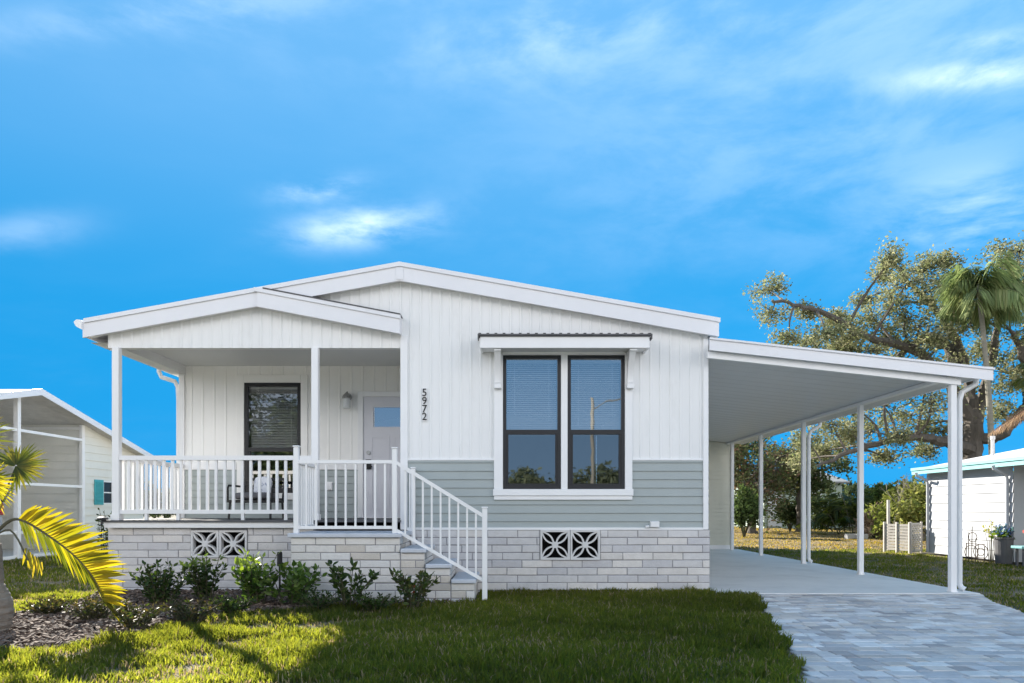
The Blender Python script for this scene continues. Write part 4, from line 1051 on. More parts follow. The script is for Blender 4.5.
# ================================================================== TREES
def bez(p, n=10):
    """smooth path through control points"""
    p = [Vector(q) for q in p]; out = []
    for i in range(len(p) - 1):
        p0, p1, p2, p3 = p[max(i - 1, 0)], p[i], p[i + 1], p[min(i + 2, len(p) - 1)]
        for k in range(n):
            t = k / n; out.append(.5 * ((2 * p1) + (p2 - p0) * t + (2 * p0 - 5 * p1 + 4 * p2 - p3) * t * t + (3 * p1 - p0 - 3 * p2 + p3) * t ** 3))
    out.append(p[-1]); return out

def crown_tree(name, label, base, limbs, clusters, r0, leaf, cols, sub=11, per=42, bark='bark', cat='tree', group=None, subr=.30, aspect=.5, up=.2, hang=0.0, m='oakleaf', twigs=True):
    """limbs: lists of points (first one is the trunk); clusters: (centre, radius)"""
    t = thing(name, base, label, cat, group)
    mb = MB(); nodes = []
    for i, lm in enumerate(limbs):
        pts = bez(lm, 7); n = len(pts)
        pts = [p + Vector((random.uniform(-1, 1), random.uniform(-1, 1), random.uniform(-1, 1))) * (.05 if 0 < k < n - 1 else 0) for k, p in enumerate(pts)]
        ra = r0 if i == 0 else r0 * .48
        rb = r0 * .62 if i == 0 else r0 * .10
        rad = [ra + (rb - ra) * (k / (n - 1)) ** .8 for k in range(n)]
        if i == 0: rad[0] *= 1.35
        mb.tube(pts, rad, 9 if i == 0 else 7, wob=.07); nodes += [(p, r) for p, r in zip(pts, rad)]
    mb.build('trunk', M[bark], t)
    br = MB(); pos = []; dirs = []
    for c, rad in clusters:
        c = Vector(c); p0, r_ = min(nodes, key=lambda q: (q[0] - c).length + (0.8 if q[0].z > c.z + .3 else 0))
        mid = p0.lerp(c, .5) + Vector((random.uniform(-.2, .2), random.uniform(-.2, .2), random.uniform(-.05, .25))) * rad
        br.tube(bez([p0, mid, c], 4), [min(r_ * .6, .06) * (1 - .1 * k) + .004 for k in range(9)], 5, wob=.1)
        for s in range(sub):
            v = Vector(rng.normal(0, 1, 3)).normalized() * rad * random.uniform(.2, 1.25); v.z *= .75
            e = c + v
            if twigs: br.tube([c, c.lerp(e, .5) + Vector((0, 0, .06 * rad)), e], [.02, .012, .005], 4, cap=False)
            k = int(per * random.uniform(.5, 1.4)); g = rng.normal(0, subr * .5, (k, 3)); g[:, 2] *= .75
            if hang: g[:, 2] -= np.abs(rng.normal(0, hang, k))
            pos.append(np.array(e) + g); dirs.append(np.tile(np.array(v.normalized()), (k, 1)))
    br.build('branches', M[bark], t)
    pos = np.concatenate(pos); V, f, C = leaves(len(pos), pos, leaf, aspect, cols, up=up - hang)
    tone = np.repeat(.8 + .4 * rng.random(len(pos) // 25 + 1), 25 * 6)[:len(C)]; C = C * tone[:, None]
    np_mesh('crown', V, f, E3, C, M[m], t)
    return t
YO = 26.0
OAK = [(.15, .15, .085), (.19, .185, .11), (.11, .12, .065), (.23, .215, .135), (.15, .165, .08)]
def oakp(px, py, dy=0): return P(px, py, YO + dy)
limbs = [[(17.1, YO, -.1), (17.0, YO, 1.5), oakp(972, 448), oakp(974, 420)],
         [oakp(976, 452), oakp(940, 440, -1), oakp(909, 438, -1.5), oakp(862, 448, -2), oakp(818, 466, -2.4)],
         [oakp(974, 428), oakp(950, 385), oakp(915, 350, -.6), oakp(872, 338, -1), oakp(838, 318, -1.2), oakp(800, 306, -1.5), oakp(772, 300, -1.5)],
         [oakp(974, 420), oakp(966, 370, .6), oakp(945, 320, .8), oakp(915, 290, .6), oakp(893, 262)],
         [oakp(976, 425), oakp(990, 370, .5), oakp(1000, 310, .5), oakp(1004, 260)],
         [oakp(978, 440), oakp(1005, 432, -.5), oakp(1030, 395, -.8), oakp(1060, 340, -1), oakp(1085, 290)],
         [oakp(966, 375, .6), oakp(930, 335, 1.5), oakp(880, 375, 2), oakp(840, 400, 2)],
         [oakp(1030, 395, -.8), oakp(1022, 350, -1.6), oakp(1010, 330, -2)]]
cl = [(768, 290, 12), (772, 311, 12), (790, 339, 13), (812, 341, 15), (805, 312, 7), (838, 318, 9), (852, 336, 17), (872, 318, 17), (862, 300, 10), (893, 258, 13), (884, 275, 11), (908, 282, 19), (893, 302, 13), (925, 270, 17), (940, 262, 14), (932, 300, 19), (955, 300, 20), (918, 328, 22), (950, 335, 24), (978, 282, 19), (1000, 262, 17), (1020, 252, 18), (1012, 300, 22), (985, 325, 22), (1036, 290, 26), (1024, 350, 18), (1002, 372, 17), (962, 362, 20), (902, 350, 20), (872, 352, 16), (842, 350, 14),
      (832, 424, 15), (856, 408, 18), (882, 404, 22), (908, 416, 22), (932, 402, 20), (842, 446, 12), (870, 432, 15), (903, 440, 12), (820, 452, 11), (940, 432, 14), (1002, 412, 12), (924, 450, 10), (806, 440, 10), (800, 462, 8), (885, 458, 7), (1046, 330, 28), (1062, 380, 28), (1082, 290, 30), (1050, 250, 22), (1100, 340, 30), (890, 378, 18), (925, 376, 18), (850, 380, 14)]
cl += [(835, 322, 9), (826, 334, 10), (845, 345, 11), (885, 336, 13), (905, 318, 14), (935, 340, 14), (970, 322, 14), (990, 300, 14), (985, 352, 14), (948, 282, 12), (1024, 275, 14), (1035, 320, 16), (1015, 385, 12), (968, 392, 13), (850, 432, 10), (925, 425, 12), (1040, 365, 16)]
crown_tree('oak_tree', 'huge spreading live oak with olive-green leaves behind the white house on the right', (17.05, YO, 0), limbs,
           [(oakp(x, y, random.uniform(-2.6, 1.8)), r * YO / F * 1.18) for x, y, r in cl], .50, .115, OAK, sub=15, per=56, subr=.31, aspect=.5)

# palm with pinnate fronds
def pinnate(mb_r, V, Fq, C, hub, az, el, length, droop, leaflet, cols, n=34, hangf=.6):
    """one feather frond: rachis tube plus two rows of narrow leaflets"""
    d = Vector((math.cos(az) * math.cos(el), math.sin(az) * math.cos(el), math.sin(el))); pts = []
    for i in range(9):
        s = i / 8; pts.append(hub + d * length * s + Vector((0, 0, -droop * length * s * s)))
    mb_r.tube(pts, [.022 * (1 - .9 * i / 8) + .003 for i in range(9)], 5)
    side = d.cross(Z_).normalized()
    for i in range(n):
        s = .15 + .85 * i / (n - 1); k = s * 8; a = min(int(k), 7); p = pts[a].lerp(pts[a + 1], k - a); tdir = (pts[a + 1] - pts[a]).normalized()
        L_ = leaflet * (math.sin(math.pi * (.12 + .8 * s)) * .8 + .25)
        for sg in (-1, 1):
            ld = (side * sg * .8 + tdir * .7 + Vector((0, 0, -hangf * random.uniform(.5, 1.3)))).normalized(); wv = tdir.cross(ld).cross(ld).normalized() * L_ * .045
            e1 = p + ld * L_ * .55; e2 = p + ld * L_ + Vector((0, 0, -.25 * L_ * hangf)); k0 = len(V)
            V += [p, e1 + wv, e2, e1 - wv]; Fq.append((k0, k0 + 1, k0 + 2, k0 + 3)); c = random.choice(cols); g = random.uniform(.75, 1.25); C += [[q * g for q in c]] * 4
def feather_palm(name, label, base, top, nf, length, leaflet, cols, r, els=(-.3, 1.1), droop=(.3, .7), bark='palmpale', dead=0, hangf=.6):
    t = thing(name, base, label, 'palm tree'); base, top = Vector(base), Vector(top)
    mb = MB(); pts = bez([base, base.lerp(top, .5) + Vector((.12, 0, 0)), top], 8); mb.tube(pts, [r * (1.25 - .45 * i / (len(pts) - 1)) for i in range(len(pts))], 10, wob=.04); mb.build('trunk', M[bark], t)
    if nf:
        rb = MB(); V, Fq, C = [], [], []
        for i in range(nf): pinnate(rb, V, Fq, C, top, i * 2.4 + random.uniform(-.2, .2), random.uniform(*els), length * random.uniform(.8, 1.15), random.uniform(*droop), leaflet, cols, hangf=hangf)
        rb.build('frond_ribs', M['stem'], t); np_mesh('fronds', np.array([tuple(v) for v in V]), np.array(Fq), E3, np.array(C), M['oakleaf' if dead == 0 else 'palmleaf'], t)
    if dead:
        rb = MB(); V, Fq, C = [], [], []
        for i in range(dead): pinnate(rb, V, Fq, C, top - Vector((0, 0, .15)), i * 2.4, random.uniform(-.5, -.05), length * random.uniform(.8, 1.1), random.uniform(.1, .45), leaflet * .7, [(.22, .14, .09), (.30, .20, .13), (.14, .09, .06)], hangf=.9)
        rb.build('dead_frond_ribs', M['brown'], t); np_mesh('dead_fronds', np.array([tuple(v) for v in V]), np.array(Fq), E3, np.array(C), M['oakleaf'], t)
    return t
feather_palm('feather_palm', 'slender palm with drooping light green fronds in front of the oak', (PX(994, 23), 23, 0), P(979, 290, 23), 24, 1.6, .85, [(.13, .17, .07), (.16, .20, .085), (.11, .14, .06), (.20, .22, .10)], .085, hangf=1.1, els=(-.2, 1.3))
feather_palm('feather_palm', 'palm at the right edge with a skirt of hanging dry brown fronds', (PX(1058, 19.8), 19.8, 0), P(1052, 392, 19.8), 7, 1.6, .55, [(.09, .12, .035), (.12, .14, .04)], .16, els=(.4, 1.3), dead=12)

# background row behind the back yard
def auto_tree(name, label, px, Y, ztop, width, zlow, r0, leaf, cols, group=None, sub=10, per=40, subr=.45, hang=0.0, nclus=16, m='oakleaf', lean=0):
    x = PX(px, Y); base = (x, Y, 0); ft = Vector((x + lean, Y, zlow + (ztop - zlow) * .25)); limbs = [[base, (x + lean * .5, Y, zlow * .6), ft]]; cl = []
    for i in range(nclus):
        a = i * 2.4; q = math.sqrt((i + .5) / nclus); zz = zlow + (ztop - zlow) * random.uniform(.12, 1) * (1 - .35 * q * q)
        cl.append(((x + lean + math.cos(a) * q * width / 2 * .85, Y + math.sin(a) * q * width / 2 * .7, zz), width * .17))
    for a in range(4):
        c = cl[nclus - 1 - a * 2][0]; limbs.append([ft, ft.lerp(Vector(c), .5) + Vector((0, 0, .2)), Vector(c)])
    return crown_tree(name, label, base, limbs, cl, r0, leaf, cols, sub=sub, per=per, subr=subr, group=group, hang=hang, m=m)
auto_tree('weeping_tree', 'dark tree with rust-brown hanging strands at the far end of the carport', 752, 31, 4.6, 4.6, 1.6, .2, .17, [(.11, .07, .045), (.08, .08, .04), (.07, .085, .035), (.10, .095, .05), (.08, .095, .04)], hang=.5, per=46)
auto_tree('broadleaf_tree', 'dark green tree over the pale green house behind the carport posts', 800, 33, 4.3, 4.2, 1.9, .2, .16, [(.05, .07, .028), (.07, .09, .035), (.09, .09, .04)], per=46)
auto_tree('broadleaf_tree', 'tall dark tree behind the storage shed, mostly hidden by the carport roof', 716, 36, 6.2, 5.5, 1.8, .25, .18, [(.045, .06, .025), (.06, .075, .03)], per=44)
def bush(label, px, py, Y, w, h, cols, leaf=.16, name='bush', n=9, per=60, m='oakleaf', group=None):
    x = PX(px, Y); t = thing(name, (x, Y, 0), label, 'bush', group); mb = MB(); pos = []
    for i in range(n):
        a = i * 2.4; q = math.sqrt((i + .3) / n); c = Vector((x + math.cos(a) * q * w * .42, Y + math.sin(a) * q * w * .35, h * random.uniform(.45, .95) * (1 - .3 * q)))
        mb.tube([(x, Y, -.02), Vector((x, Y, 0)).lerp(c, .5) + Vector((0, 0, h * .1)), c], [.03, .02, .008], 5)
        for s in range(10):
            v = rng.normal(0, 1, 3); v /= np.linalg.norm(v); e = np.array(c) + v * np.array([w * .2, w * .2, h * .28]) * rng.uniform(.3, 1.1); e[2] = max(e[2], .05)
            pos.append(e + rng.normal(0, .11, (per // 2, 3)))
    mb.build('stems', M['stem'], t); pos = np.concatenate(pos); pos[:, 2] = np.abs(pos[:, 2]); V, f, C = leaves(len(pos), pos, leaf, .5, cols)
    tone = np.repeat(.75 + .5 * rng.random(len(pos) // 30 + 1), 30 * 6)[:len(C)]; np_mesh('foliage', V, f, E3, C * tone[:, None], M[m], t); return t
bush('dense green bush behind the farthest carport post', 744, 540, 27, 1.3, 1.75, [(.05, .075, .025), (.07, .10, .03), (.04, .055, .022)])
bush('dark bush at the foot of the pale green house', 790, 530, 34, 1.6, 1.6, [(.035, .05, .02), (.05, .065, .025)])
bush('bright yellow-green bush beyond the lattice screen', 905, 530, 25, 2.2, 1.9, [(.13, .15, .035), (.17, .18, .045), (.09, .11, .03)], n=12)
bush('mid green bush behind the bare shrub in the back yard', 880, 530, 31, 2.6, 2.2, [(.06, .09, .025), (.09, .12, .03), (.045, .065, .02)], n=12)
bush('shaded bush left of the palm clump in the back yard', 822, 530, 36, 2.4, 2.2, [(.04, .06, .025), (.06, .075, .03)])
bush('yellowish tall bush beside the far corner of the white house', 932, 530, 23.5, 2.4, 2.15, [(.14, .15, .04), (.10, .12, .035), (.18, .18, .06)], n=12)
for i, (px_, Y_b, w_, h_) in enumerate([(700, 52, 9, 4.5), (770, 50, 8, 3.6), (840, 54, 9, 3.2), (915, 50, 8, 2.6), (985, 47, 8, 3.5), (1060, 45, 9, 5), (130, 50, 8, 2.6), (60, 45, 8, 3), (190, 55, 9, 2.2)]):
    bush('distant dark green tree line beyond the gardens', px_, 0, Y_b, w_, h_, [(.045, .06, .028), (.06, .075, .033), (.035, .045, .022)], .3, 'far_tree', 12, 60, group='far trees')
# lush palm clump: arching fronds from the ground
pc = thing('palm_clump', (PX(848, 29), 29, 0), 'lush dark green clump of arching palm fronds in the back yard', 'palm')
rb = MB(); V, Fq, C = [], [], []
for i in range(30):
    pinnate(rb, V, Fq, C, Vector((PX(848, 29) + random.uniform(-.8, .8), 29 + random.uniform(-.7, .7), random.uniform(.0, .5))), i * 2.4, random.uniform(.7, 1.45), random.uniform(1.9, 2.9), random.uniform(.35, .75), .62, [(.045, .075, .02), (.07, .10, .028), (.10, .13, .035), (.035, .055, .018)], hangf=.7)
rb.build('frond_ribs', M['stem'], pc); np_mesh('fronds', np.array([tuple(v) for v in V]), np.array(Fq), E3, np.array(C), M['palmleaf'], pc)
# brown dry mound and bare shrub
bush('dry brown mound of dead fronds in the back yard', 874, 537, 26.5, 1.1, .95, [(.22, .16, .11), (.16, .11, .075), (.28, .21, .15)], .2, 'dead_frond_pile')
bs = thing('bare_shrub', (PX(910, 24), 24, 0), 'leafless grey shrub with forked stems left of the lattice screen', 'shrub'); mb = MB()
def fork(p, d, l, r, k):
    e = p + d * l; mb.tube([p, p.lerp(e, .5) + Vector((random.uniform(-.03, .03), 0, 0)), e], [r, r * .85, r * .7], 5)
    if k:
        for _ in range(2 + (random.random() < .4)):
            nd = (d + Vector((random.uniform(-.7, .7), random.uniform(-.5, .5), random.uniform(-.1, .3)))).normalized(); fork(e, nd, l * random.uniform(.6, .85), r * .62, k - 1)
for i in range(5): fork(Vector((PX(910, 24) + random.uniform(-.5, .5), 24 + random.uniform(-.2, .2), 0)), Vector((random.uniform(-.35, .35), random.uniform(-.2, .2), 1)).normalized(), .75, .034, 4)
mb.build('bare_stems', mat('bare_grey_stem', (.30, .27, .23), .9, .2, 10), bs)
cb = []
for i, (x, y, z, rz) in enumerate([(PX(851, 25.6), 25.6, 0, .2), (PX(860, 25.6), 25.5, 0, -.1)]):
    mb = MB(); mb.bbox(-.2, .2, -.1, .1, 0, .19, .006)
    mb.box(-.15, -.03, -.06, .06, .1901, .1905); mb.box(.03, .15, -.06, .06, .1901, .1905)
    o = mb.build('concrete_block', mat('grey_block', (.42, .41, .39), .9, .15, 10, .3, 60)); o.location = (x, y, z); o.rotation_euler = (0, 0, rz)
    tag(o, ['left one of two grey concrete blocks lying on the dry back yard', 'right one of two grey concrete blocks lying on the dry back yard'][i], 'block', 'concrete blocks in the back yard')
# far pale green house
fh = thing('far_house', (17.5, 42, 0), 'pale green house far behind the back yard, seen between carport posts', 'house')
fx0, fx1, fy = PX(764, 39), PX(842, 39), 39
mb = MB(); mb.box(fx0, fx1, fy, fy + 7, 0, 2.55); mb.build('wall', M['palegreen'], fh)
mb = MB(); mb.prism([(fx0 - .3, fy - .3, 2.5), (fx1 + .3, fy - .3, 2.5), (fx1 + .3, fy + 3.5, 3.3), (fx0 - .3, fy + 3.5, 3.3)], (0, 0, .1)); mb.prism([(fx0 - .3, fy + 3.501, 3.3), (fx1 + .3, fy + 3.501, 3.3), (fx1 + .3, fy + 7.3, 2.5), (fx0 - .3, fy + 7.3, 2.5)], (0, 0, .1)); mb.build('roof', M['greyroof'], fh)
mb = MB(); wx = PX(768, 39); mb.bbox(wx, wx + .75, fy - .06, fy - .001, .1, 2.1, .01); mb.build('door', M['carwhite'], fh)
mb = MB(); wx = PX(805, 39); mb.box(wx, wx + .9, fy - .03, fy - .001, 1.0, 2.0); fw = mb.build('window', M['trim'], fh)
mb = MB(); mb.box(wx + .06, wx + .84, fy - .035, fy - .0301, 1.06, 1.94); mb.build('pane', M['dark'], fw)

# ---- short fan palm at the left edge
YPm = 6.25
fpm = thing('fan_palm', (PX(-14, YPm), YPm, 0), 'short fan palm at the left edge with backlit yellow-green fronds', 'palm tree')
cxp = PX(-14, YPm); mb = MB()
prof = [(.14, 0), (.18, .06), (.205, .18), (.20, .30), (.165, .38), (.13, .46), (.12, .7), (.11, .85)]
for i in range(len(prof) * 4):
    pass
pts, rad = [], []
for (r1, z1), (r2, z2) in zip(prof, prof[1:]):
    for k in range(4): pts.append((cxp, YPm, z1 + (z2 - z1) * k / 4)); rad.append((r1 + (r2 - r1) * k / 4) * (1 + .03 * (k % 2)))
mb.tube(pts, rad, 18, wob=.025); mb.build('trunk', M['palmbark'], fpm)
YG = [(.26, .27, .03), (.32, .31, .04), (.20, .22, .03), (.38, .34, .05)]
GGr = [(.07, .10, .025), (.10, .13, .03), (.15, .16, .035)]
def leaflet(V, Fq, C, p, d, wv, l, droop, c, split=False):
    """pleated narrow blade in three lengths, tapering, drooping at the tip"""
    n = d.cross(wv).normalized() * wv.length * .5; pr = []
    for s, ww in ((0, .55), (.45, 1.0), (.8, .5), (1, .04)):
        q = p + d * l * s + Vector((0, 0, -droop * l * s * s)); pr.append((q - wv * ww, q + n * ww, q + wv * ww))
    k0 = len(V)
    for a in pr: V += list(a)
    for i in range(3):
        b = k0 + i * 3; Fq.append((b, b + 1, b + 4, b + 3)); Fq.append((b + 1, b + 2, b + 5, b + 4))
    g = random.uniform(.8, 1.15); C += [[q * g for q in c]] * 12
def save_frond(rb, V, Fq, C, label):
    r = rb.build('frond', M['stem'], fpm); r['label'] = label; np_mesh('leaflets', np.array([tuple(v) for v in V]), np.array(Fq), E3, np.array(C), M['palmleaf'], r)
hubP = Vector((cxp, YPm, .82))
# big arched frond reaching right
Yf = 6.3
rb = MB(); V, Fq, C = [], [], []
ribp = bez([hubP, P(8, 522, Yf), P(24, 521, Yf), P(52, 538, Yf - .02), P(77, 558, Yf - .05), P(95, 580, Yf - .09), P(103, 600, Yf - .12)], 8)
rb.tube(ribp, [.016 - .011 * i / (len(ribp) - 1) for i in range(len(ribp))], 6)
rr_ = ribp[14:]
for i in range(44):
    s = i / 43; k = s * (len(rr_) - 1); a = min(int(k), len(rr_) - 2); p = rr_[a].lerp(rr_[a + 1], k - a)
    ang = R(38 - 34 * s ** .8 - 30 * max(0, s - .75) * 2 + random.uniform(-3, 3)); d = Vector((math.cos(ang), random.uniform(-.25, .05) - .1, math.sin(ang))).normalized(); l = (.27 + .20 * math.sin(math.pi * min(1, s * 1.05)) - .06 * s) * random.uniform(.9, 1.08)
    wv = Vector((-math.sin(ang), -.5, math.cos(ang))).normalized() * .021
    leaflet(V, Fq, C, p, d, wv, l, .12, random.choice(YG))
for i in range(34):
    s = i / 33; k = s * (len(rr_) - 1); a = min(int(k), len(rr_) - 2); p = rr_[a].lerp(rr_[a + 1], k - a)
    ang = R(-100 + 50 * s + random.uniform(-6, 6)); d = Vector((math.cos(ang) * .5, .75, math.sin(ang))).normalized(); wv = Vector((math.cos(ang + 1.57), .2, math.sin(ang + 1.57))).normalized() * .013
    leaflet(V, Fq, C, p, d, wv, (.22 + .1 * math.sin(math.pi * s)) * random.uniform(.7, 1.1), .3, random.choice(GGr + YG[:1]))
save_frond(rb, V, Fq, C, 'long arched frond with bright yellow leaflets reaching right')
def fan(hub, cen, rad, tilt, cols, a0, a1, n, label, cin=None, w=.014):
    rb = MB(); V, Fq, C = [], [], []
    rb.tube(bez([hub, hub.lerp(cen, .55) + Vector((.02, 0, .06)), cen], 6), [.011 - .006 * i / 12 for i in range(13)], 6)
    ux, uz = Vector((1, 0, 0)), Vector((0, math.sin(tilt), math.cos(tilt)))
    for i in range(n):
        a = R(a0 + (a1 - a0) * i / (n - 1) + random.uniform(-2, 2)); d = (ux * math.cos(a) + uz * math.sin(a)).normalized(); wv = (-ux * math.sin(a) + uz * math.cos(a)) * w; wv = wv + Vector((0, random.uniform(-.004, .004), 0))
        leaflet(V, Fq, C, cen + d * .01, d, wv, rad * random.uniform(.85, 1.1), .10, random.choice(cols))
    save_frond(rb, V, Fq, C, label)
fan(hubP, P(16, 466, 6.35), .27, .45, GGr, -80, 165, 30, 'green fan-shaped frond held upright', w=.016)
fan(hubP, P(-14, 482, 6.2), .27, -.3, YG, -70, 120, 24, 'yellow fan frond cut by the left edge')
fan(hubP, P(-70, 500, 6.3), .4, .3, YG + GGr, 40, 290, 28, 'fan frond on the far side')
fan(hubP, P(-30, 440, 6.6), .4, .2, GGr, -20, 200, 28, 'upper fan frond')
rb = MB(); V, Fq, C = [], [], []
rb.tube(bez([hubP, P(10, 530, 6.2), P(28, 560, 6.1)], 5), .008, 5)
for i in range(8): leaflet(V, Fq, C, P(26 + i * 2.2, 548 + i * 2, 6.12), Vector((random.uniform(-.15, .2), -.1, -1)).normalized(), Vector((.011, .004, 0)), random.uniform(.1, .2), .0, random.choice(YG))
save_frond(rb, V, Fq, C, 'small hanging yellow leaflets')

# ---- across the street, behind the photographer (seen in the window glass)
lp = thing('street_lamp', (3.34, -10, 0), 'wooden street lamp pole with an arm across the street', 'street lamp')
mb = MB(); mb.tube([(3.34, -10, 0), (3.34, -10, 5.7)], [.09, .07], 10); mb.build('pole', M['wood'], lp)
mb = MB(); mb.tube([(3.34, -10, 5.2), (3.9, -10, 5.55), (4.6, -10, 5.7)], .035, 7); mb.build('arm', M['steel'], lp)
mb = MB(); mb.lathe((4.65, -10, 5.58), [(.10, 0), (.14, .05), (.08, .14)], 12); mb.build('lamp_head', M['steel'], lp)
for i, (x, y, h, w) in enumerate([(-15, -21, 10, 8), (-26, -26, 8, 8)]):
    auto_tree('street_tree', ['tall round tree across the street on the left', 'wide tree at the far left across the street'][i], 512 + x / y * F, y, h, w, 1.6, .25, .32, [(.05, .07, .03), (.07, .085, .035), (.04, .055, .024)], group='trees across the street', nclus=18, sub=10, per=60, subr=.8)
for i in range(9):
    x, y = -14 + i * 8 + random.uniform(-1, 1), -60 + random.uniform(-3, 3)
    auto_tree('street_tree', 'tree of the far row across the street', 512 + x / y * F, y, random.uniform(3.6, 4.6), 12, .4, .25, .5, [(.07, .085, .05), (.09, .10, .06), (.06, .07, .045)], group='far row of trees across the street', nclus=20, sub=10, per=44, subr=1.0)

# ================================================================== SKY, SUN, CAMERA
AZ, EL = R(-38), R(26)       # sun behind the house, to the left
sd = Vector((math.sin(AZ) * math.cos(EL), math.cos(AZ) * math.cos(EL), math.sin(EL)))
sun = bpy.data.lights.new('sun', 'SUN'); sun.energy = 4.8; sun.angle = R(.53); sun.color = (1.0, .93, .82)
so = bpy.data.objects.new('sun', sun); col.objects.link(so); so.rotation_euler = (-sd).to_track_quat('-Z', 'Y').to_euler()

w = bpy.data.worlds.new('World'); scene.world = w; w.use_nodes = True
nt = w.node_tree; N, L = nt.nodes, nt.links; bg = N['Background']
def math_(op, a, b=None, c=None):
    n = N.new('ShaderNodeMath'); n.operation = op
    for i, q in enumerate((a, b, c)):
        if q is None: continue
        if isinstance(q, (int, float)): n.inputs[i].default_value = q
        else: L.new(q, n.inputs[i])
    return n.outputs[0]
def sstep(v, lo, hi):
    n = N.new('ShaderNodeMapRange'); n.interpolation_type = 'SMOOTHSTEP'; n.inputs['From Min'].default_value = lo; n.inputs['From Max'].default_value = hi
    L.new(v, n.inputs['Value']); return n.outputs['Result']
tc = N.new('ShaderNodeTexCoord'); sp = N.new('ShaderNodeSeparateXYZ'); L.new(tc.outputs['Generated'], sp.inputs[0])
dx, dy, dz = sp.outputs
zl_ = math_('MAXIMUM', dz, 0.0)
cv = N.new('ShaderNodeCombineXYZ'); L.new(math_('MULTIPLY', dx, -.004), cv.inputs[0]); L.new(math_('MULTIPLY', dy, .03), cv.inputs[1]); L.new(math_('ADD', math_('MULTIPLY', zl_, .05), .6), cv.inputs[2])
sky = N.new('ShaderNodeTexSky'); sky.sky_type = 'NISHITA'; sky.sun_disc = False; sky.sun_elevation = EL; sky.sun_rotation = AZ
sky.air_density = 1.0; sky.dust_density = 0.15; sky.ozone_density = 2.2; sky.altitude = 0
L.new(cv.outputs[0], sky.inputs['Vector'])
hs = N.new('ShaderNodeHueSaturation'); hs.inputs['Saturation'].default_value = 1.42; hs.inputs['Value'].default_value = 1.35; hs.inputs['Hue'].default_value = .492
L.new(sky.outputs['Color'], hs.inputs['Color'])
tn = N.new('ShaderNodeMix'); tn.data_type = 'RGBA'; tn.blend_type = 'MULTIPLY'; tn.inputs['Factor'].default_value = 1.0; L.new(hs.outputs['Color'], tn.inputs['A']); tn.inputs['B'].default_value = (.225, .60, .565, 1)
# wisps and veils of cloud
st = N.new('ShaderNodeCombineXYZ'); ir = math_('DIVIDE', 1.0, math_('ADD', zl_, .22))
L.new(math_('MULTIPLY', dx, ir), st.inputs[0]); L.new(math_('MULTIPLY', math_('MULTIPLY', dy, ir), 1.7), st.inputs[1]); L.new(math_('MULTIPLY', dz, 3.0), st.inputs[2])
n1 = N.new('ShaderNodeTexNoise'); n1.inputs['Scale'].default_value = 1.25; n1.inputs['Detail'].default_value = 9; n1.inputs['Roughness'].default_value = .58; n1.inputs['Distortion'].default_value = .5
L.new(st.outputs[0], n1.inputs['Vector'])
veil = math_('MULTIPLY', sstep(n1.outputs['Fac'], .42, .80), .42)
n2 = N.new('ShaderNodeTexNoise'); n2.inputs['Scale'].default_value = 5.5; n2.inputs['Detail'].default_value = 8; n2.inputs['Roughness'].default_value = .6; n2.inputs['Distortion'].default_value = .25
mpw = N.new('ShaderNodeMapping'); mpw.inputs['Scale'].default_value = (1.0, 1.0, 2.6); L.new(tc.outputs['Generated'], mpw.inputs['Vector']); L.new(mpw.outputs[0], n2.inputs['Vector'])
tot = None
for (cx_, cy_, rx, rz_, amp) in [(362, 226, 62, 17, .50), (318, 189, 38, 11, .40), (985, 74, 75, 14, .46), (985, 212, 80, 40, .26), (22, 232, 60, 18, .12), (545, 42, 90, 45, .08), (1010, 40, 60, 10, .2), (180, 12, 260, 22, .12), (640, 20, 330, 40, .09), (860, 110, 320, 150, .10)]:
    d = Vector(((cx_ - 512) / F, 1, (HZ - cy_) / F)); dl = d.length
    # gaussian in (azimuth-like, elevation-like) direction coordinates
    u = math_('MULTIPLY', math_('SUBTRACT', math_('DIVIDE', dx, math_('MAXIMUM', dy, .05)), d.x), F / rx)
    v = math_('MULTIPLY', math_('SUBTRACT', math_('SUBTRACT', math_('DIVIDE', dz, math_('MAXIMUM', dy, .05)), d.z), math_('MULTIPLY', math_('SUBTRACT', math_('DIVIDE', dx, math_('MAXIMUM', dy, .05)), d.x), .10)), F / rz_)
    g = math_('POWER', 2.718, math_('MULTIPLY', math_('ADD', math_('MULTIPLY', u, u), math_('MULTIPLY', v, v)), -1.0))
    g = math_('MULTIPLY', math_('MULTIPLY', g, amp * 1.25), math_('MULTIPLY', sstep(n2.outputs['Fac'], .34, .68), math_('GREATER_THAN', dy, .05)))
    tot = g if tot is None else math_('ADD', tot, g)
hz_ = math_('MULTIPLY', math_('MULTIPLY', sstep(math_('MULTIPLY', dy, -1.0), .0, .3), math_('SUBTRACT', 1.0, sstep(dz, .02, .4))), .22)
front = math_('MINIMUM', math_('ADD', math_('ADD', hz_, 0.0), math_('ADD', math_('ADD', math_('MULTIPLY', veil, .03), math_('MULTIPLY', sstep(dz, .2, .62), .10)), tot)), .95)
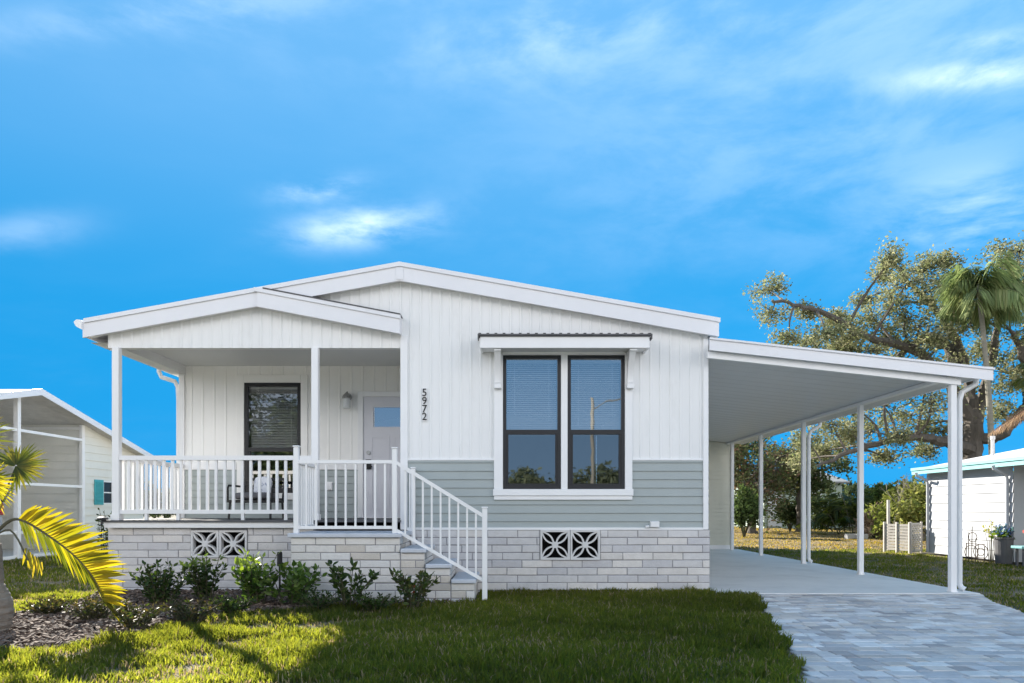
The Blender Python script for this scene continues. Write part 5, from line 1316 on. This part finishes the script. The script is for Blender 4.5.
# added bright broken cloud, unseen behind the street, to fill the shaded front
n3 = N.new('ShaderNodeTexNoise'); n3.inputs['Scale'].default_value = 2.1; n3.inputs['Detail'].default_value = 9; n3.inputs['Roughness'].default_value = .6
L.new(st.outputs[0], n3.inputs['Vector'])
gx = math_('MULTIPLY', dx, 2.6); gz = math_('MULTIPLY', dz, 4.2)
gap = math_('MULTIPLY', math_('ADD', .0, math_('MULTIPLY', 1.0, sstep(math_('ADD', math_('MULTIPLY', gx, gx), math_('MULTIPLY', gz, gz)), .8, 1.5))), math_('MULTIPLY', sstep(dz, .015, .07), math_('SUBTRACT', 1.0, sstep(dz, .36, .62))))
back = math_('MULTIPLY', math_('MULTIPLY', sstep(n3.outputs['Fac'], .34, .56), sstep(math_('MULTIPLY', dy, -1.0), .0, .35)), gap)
mx1 = N.new('ShaderNodeMix'); mx1.data_type = 'RGBA'; L.new(front, mx1.inputs['Factor']); L.new(tn.outputs['Result'], mx1.inputs['A'])
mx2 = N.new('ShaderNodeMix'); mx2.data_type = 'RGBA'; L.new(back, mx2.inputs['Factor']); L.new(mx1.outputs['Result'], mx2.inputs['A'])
CLOUD = (5.6, 6.3, 6.9); BACK_FILL = (14.0, 13.6, 13.6)
mx1.inputs['B'].default_value = (*CLOUD, 1); mx2.inputs['B'].default_value = (*BACK_FILL, 1)
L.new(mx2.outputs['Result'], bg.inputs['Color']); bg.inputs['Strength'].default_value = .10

cam = bpy.data.cameras.new('camera'); co = bpy.data.objects.new('camera', cam); col.objects.link(co)
co.location = (0, 0, EYE); co.rotation_euler = (R(90), 0, 0)
cam.sensor_width = 36; cam.lens = 36 * F / 1024; cam.shift_y = (HZ - 341.5) / 1024; cam.clip_end = 3000; cam.clip_start = .05
scene.camera = co
vs = scene.view_settings; vs.view_transform = 'Standard'; vs.look = 'None'; vs.gamma = 1; vs.exposure = 1.52; vs.use_curve_mapping = False
scene.render.engine = 'CYCLES'; scene.cycles.use_denoising = True; scene.cycles.max_bounces = 8; scene.cycles.transparent_max_bounces = 16
scene.cycles.caustics_reflective = False; scene.cycles.caustics_refractive = False
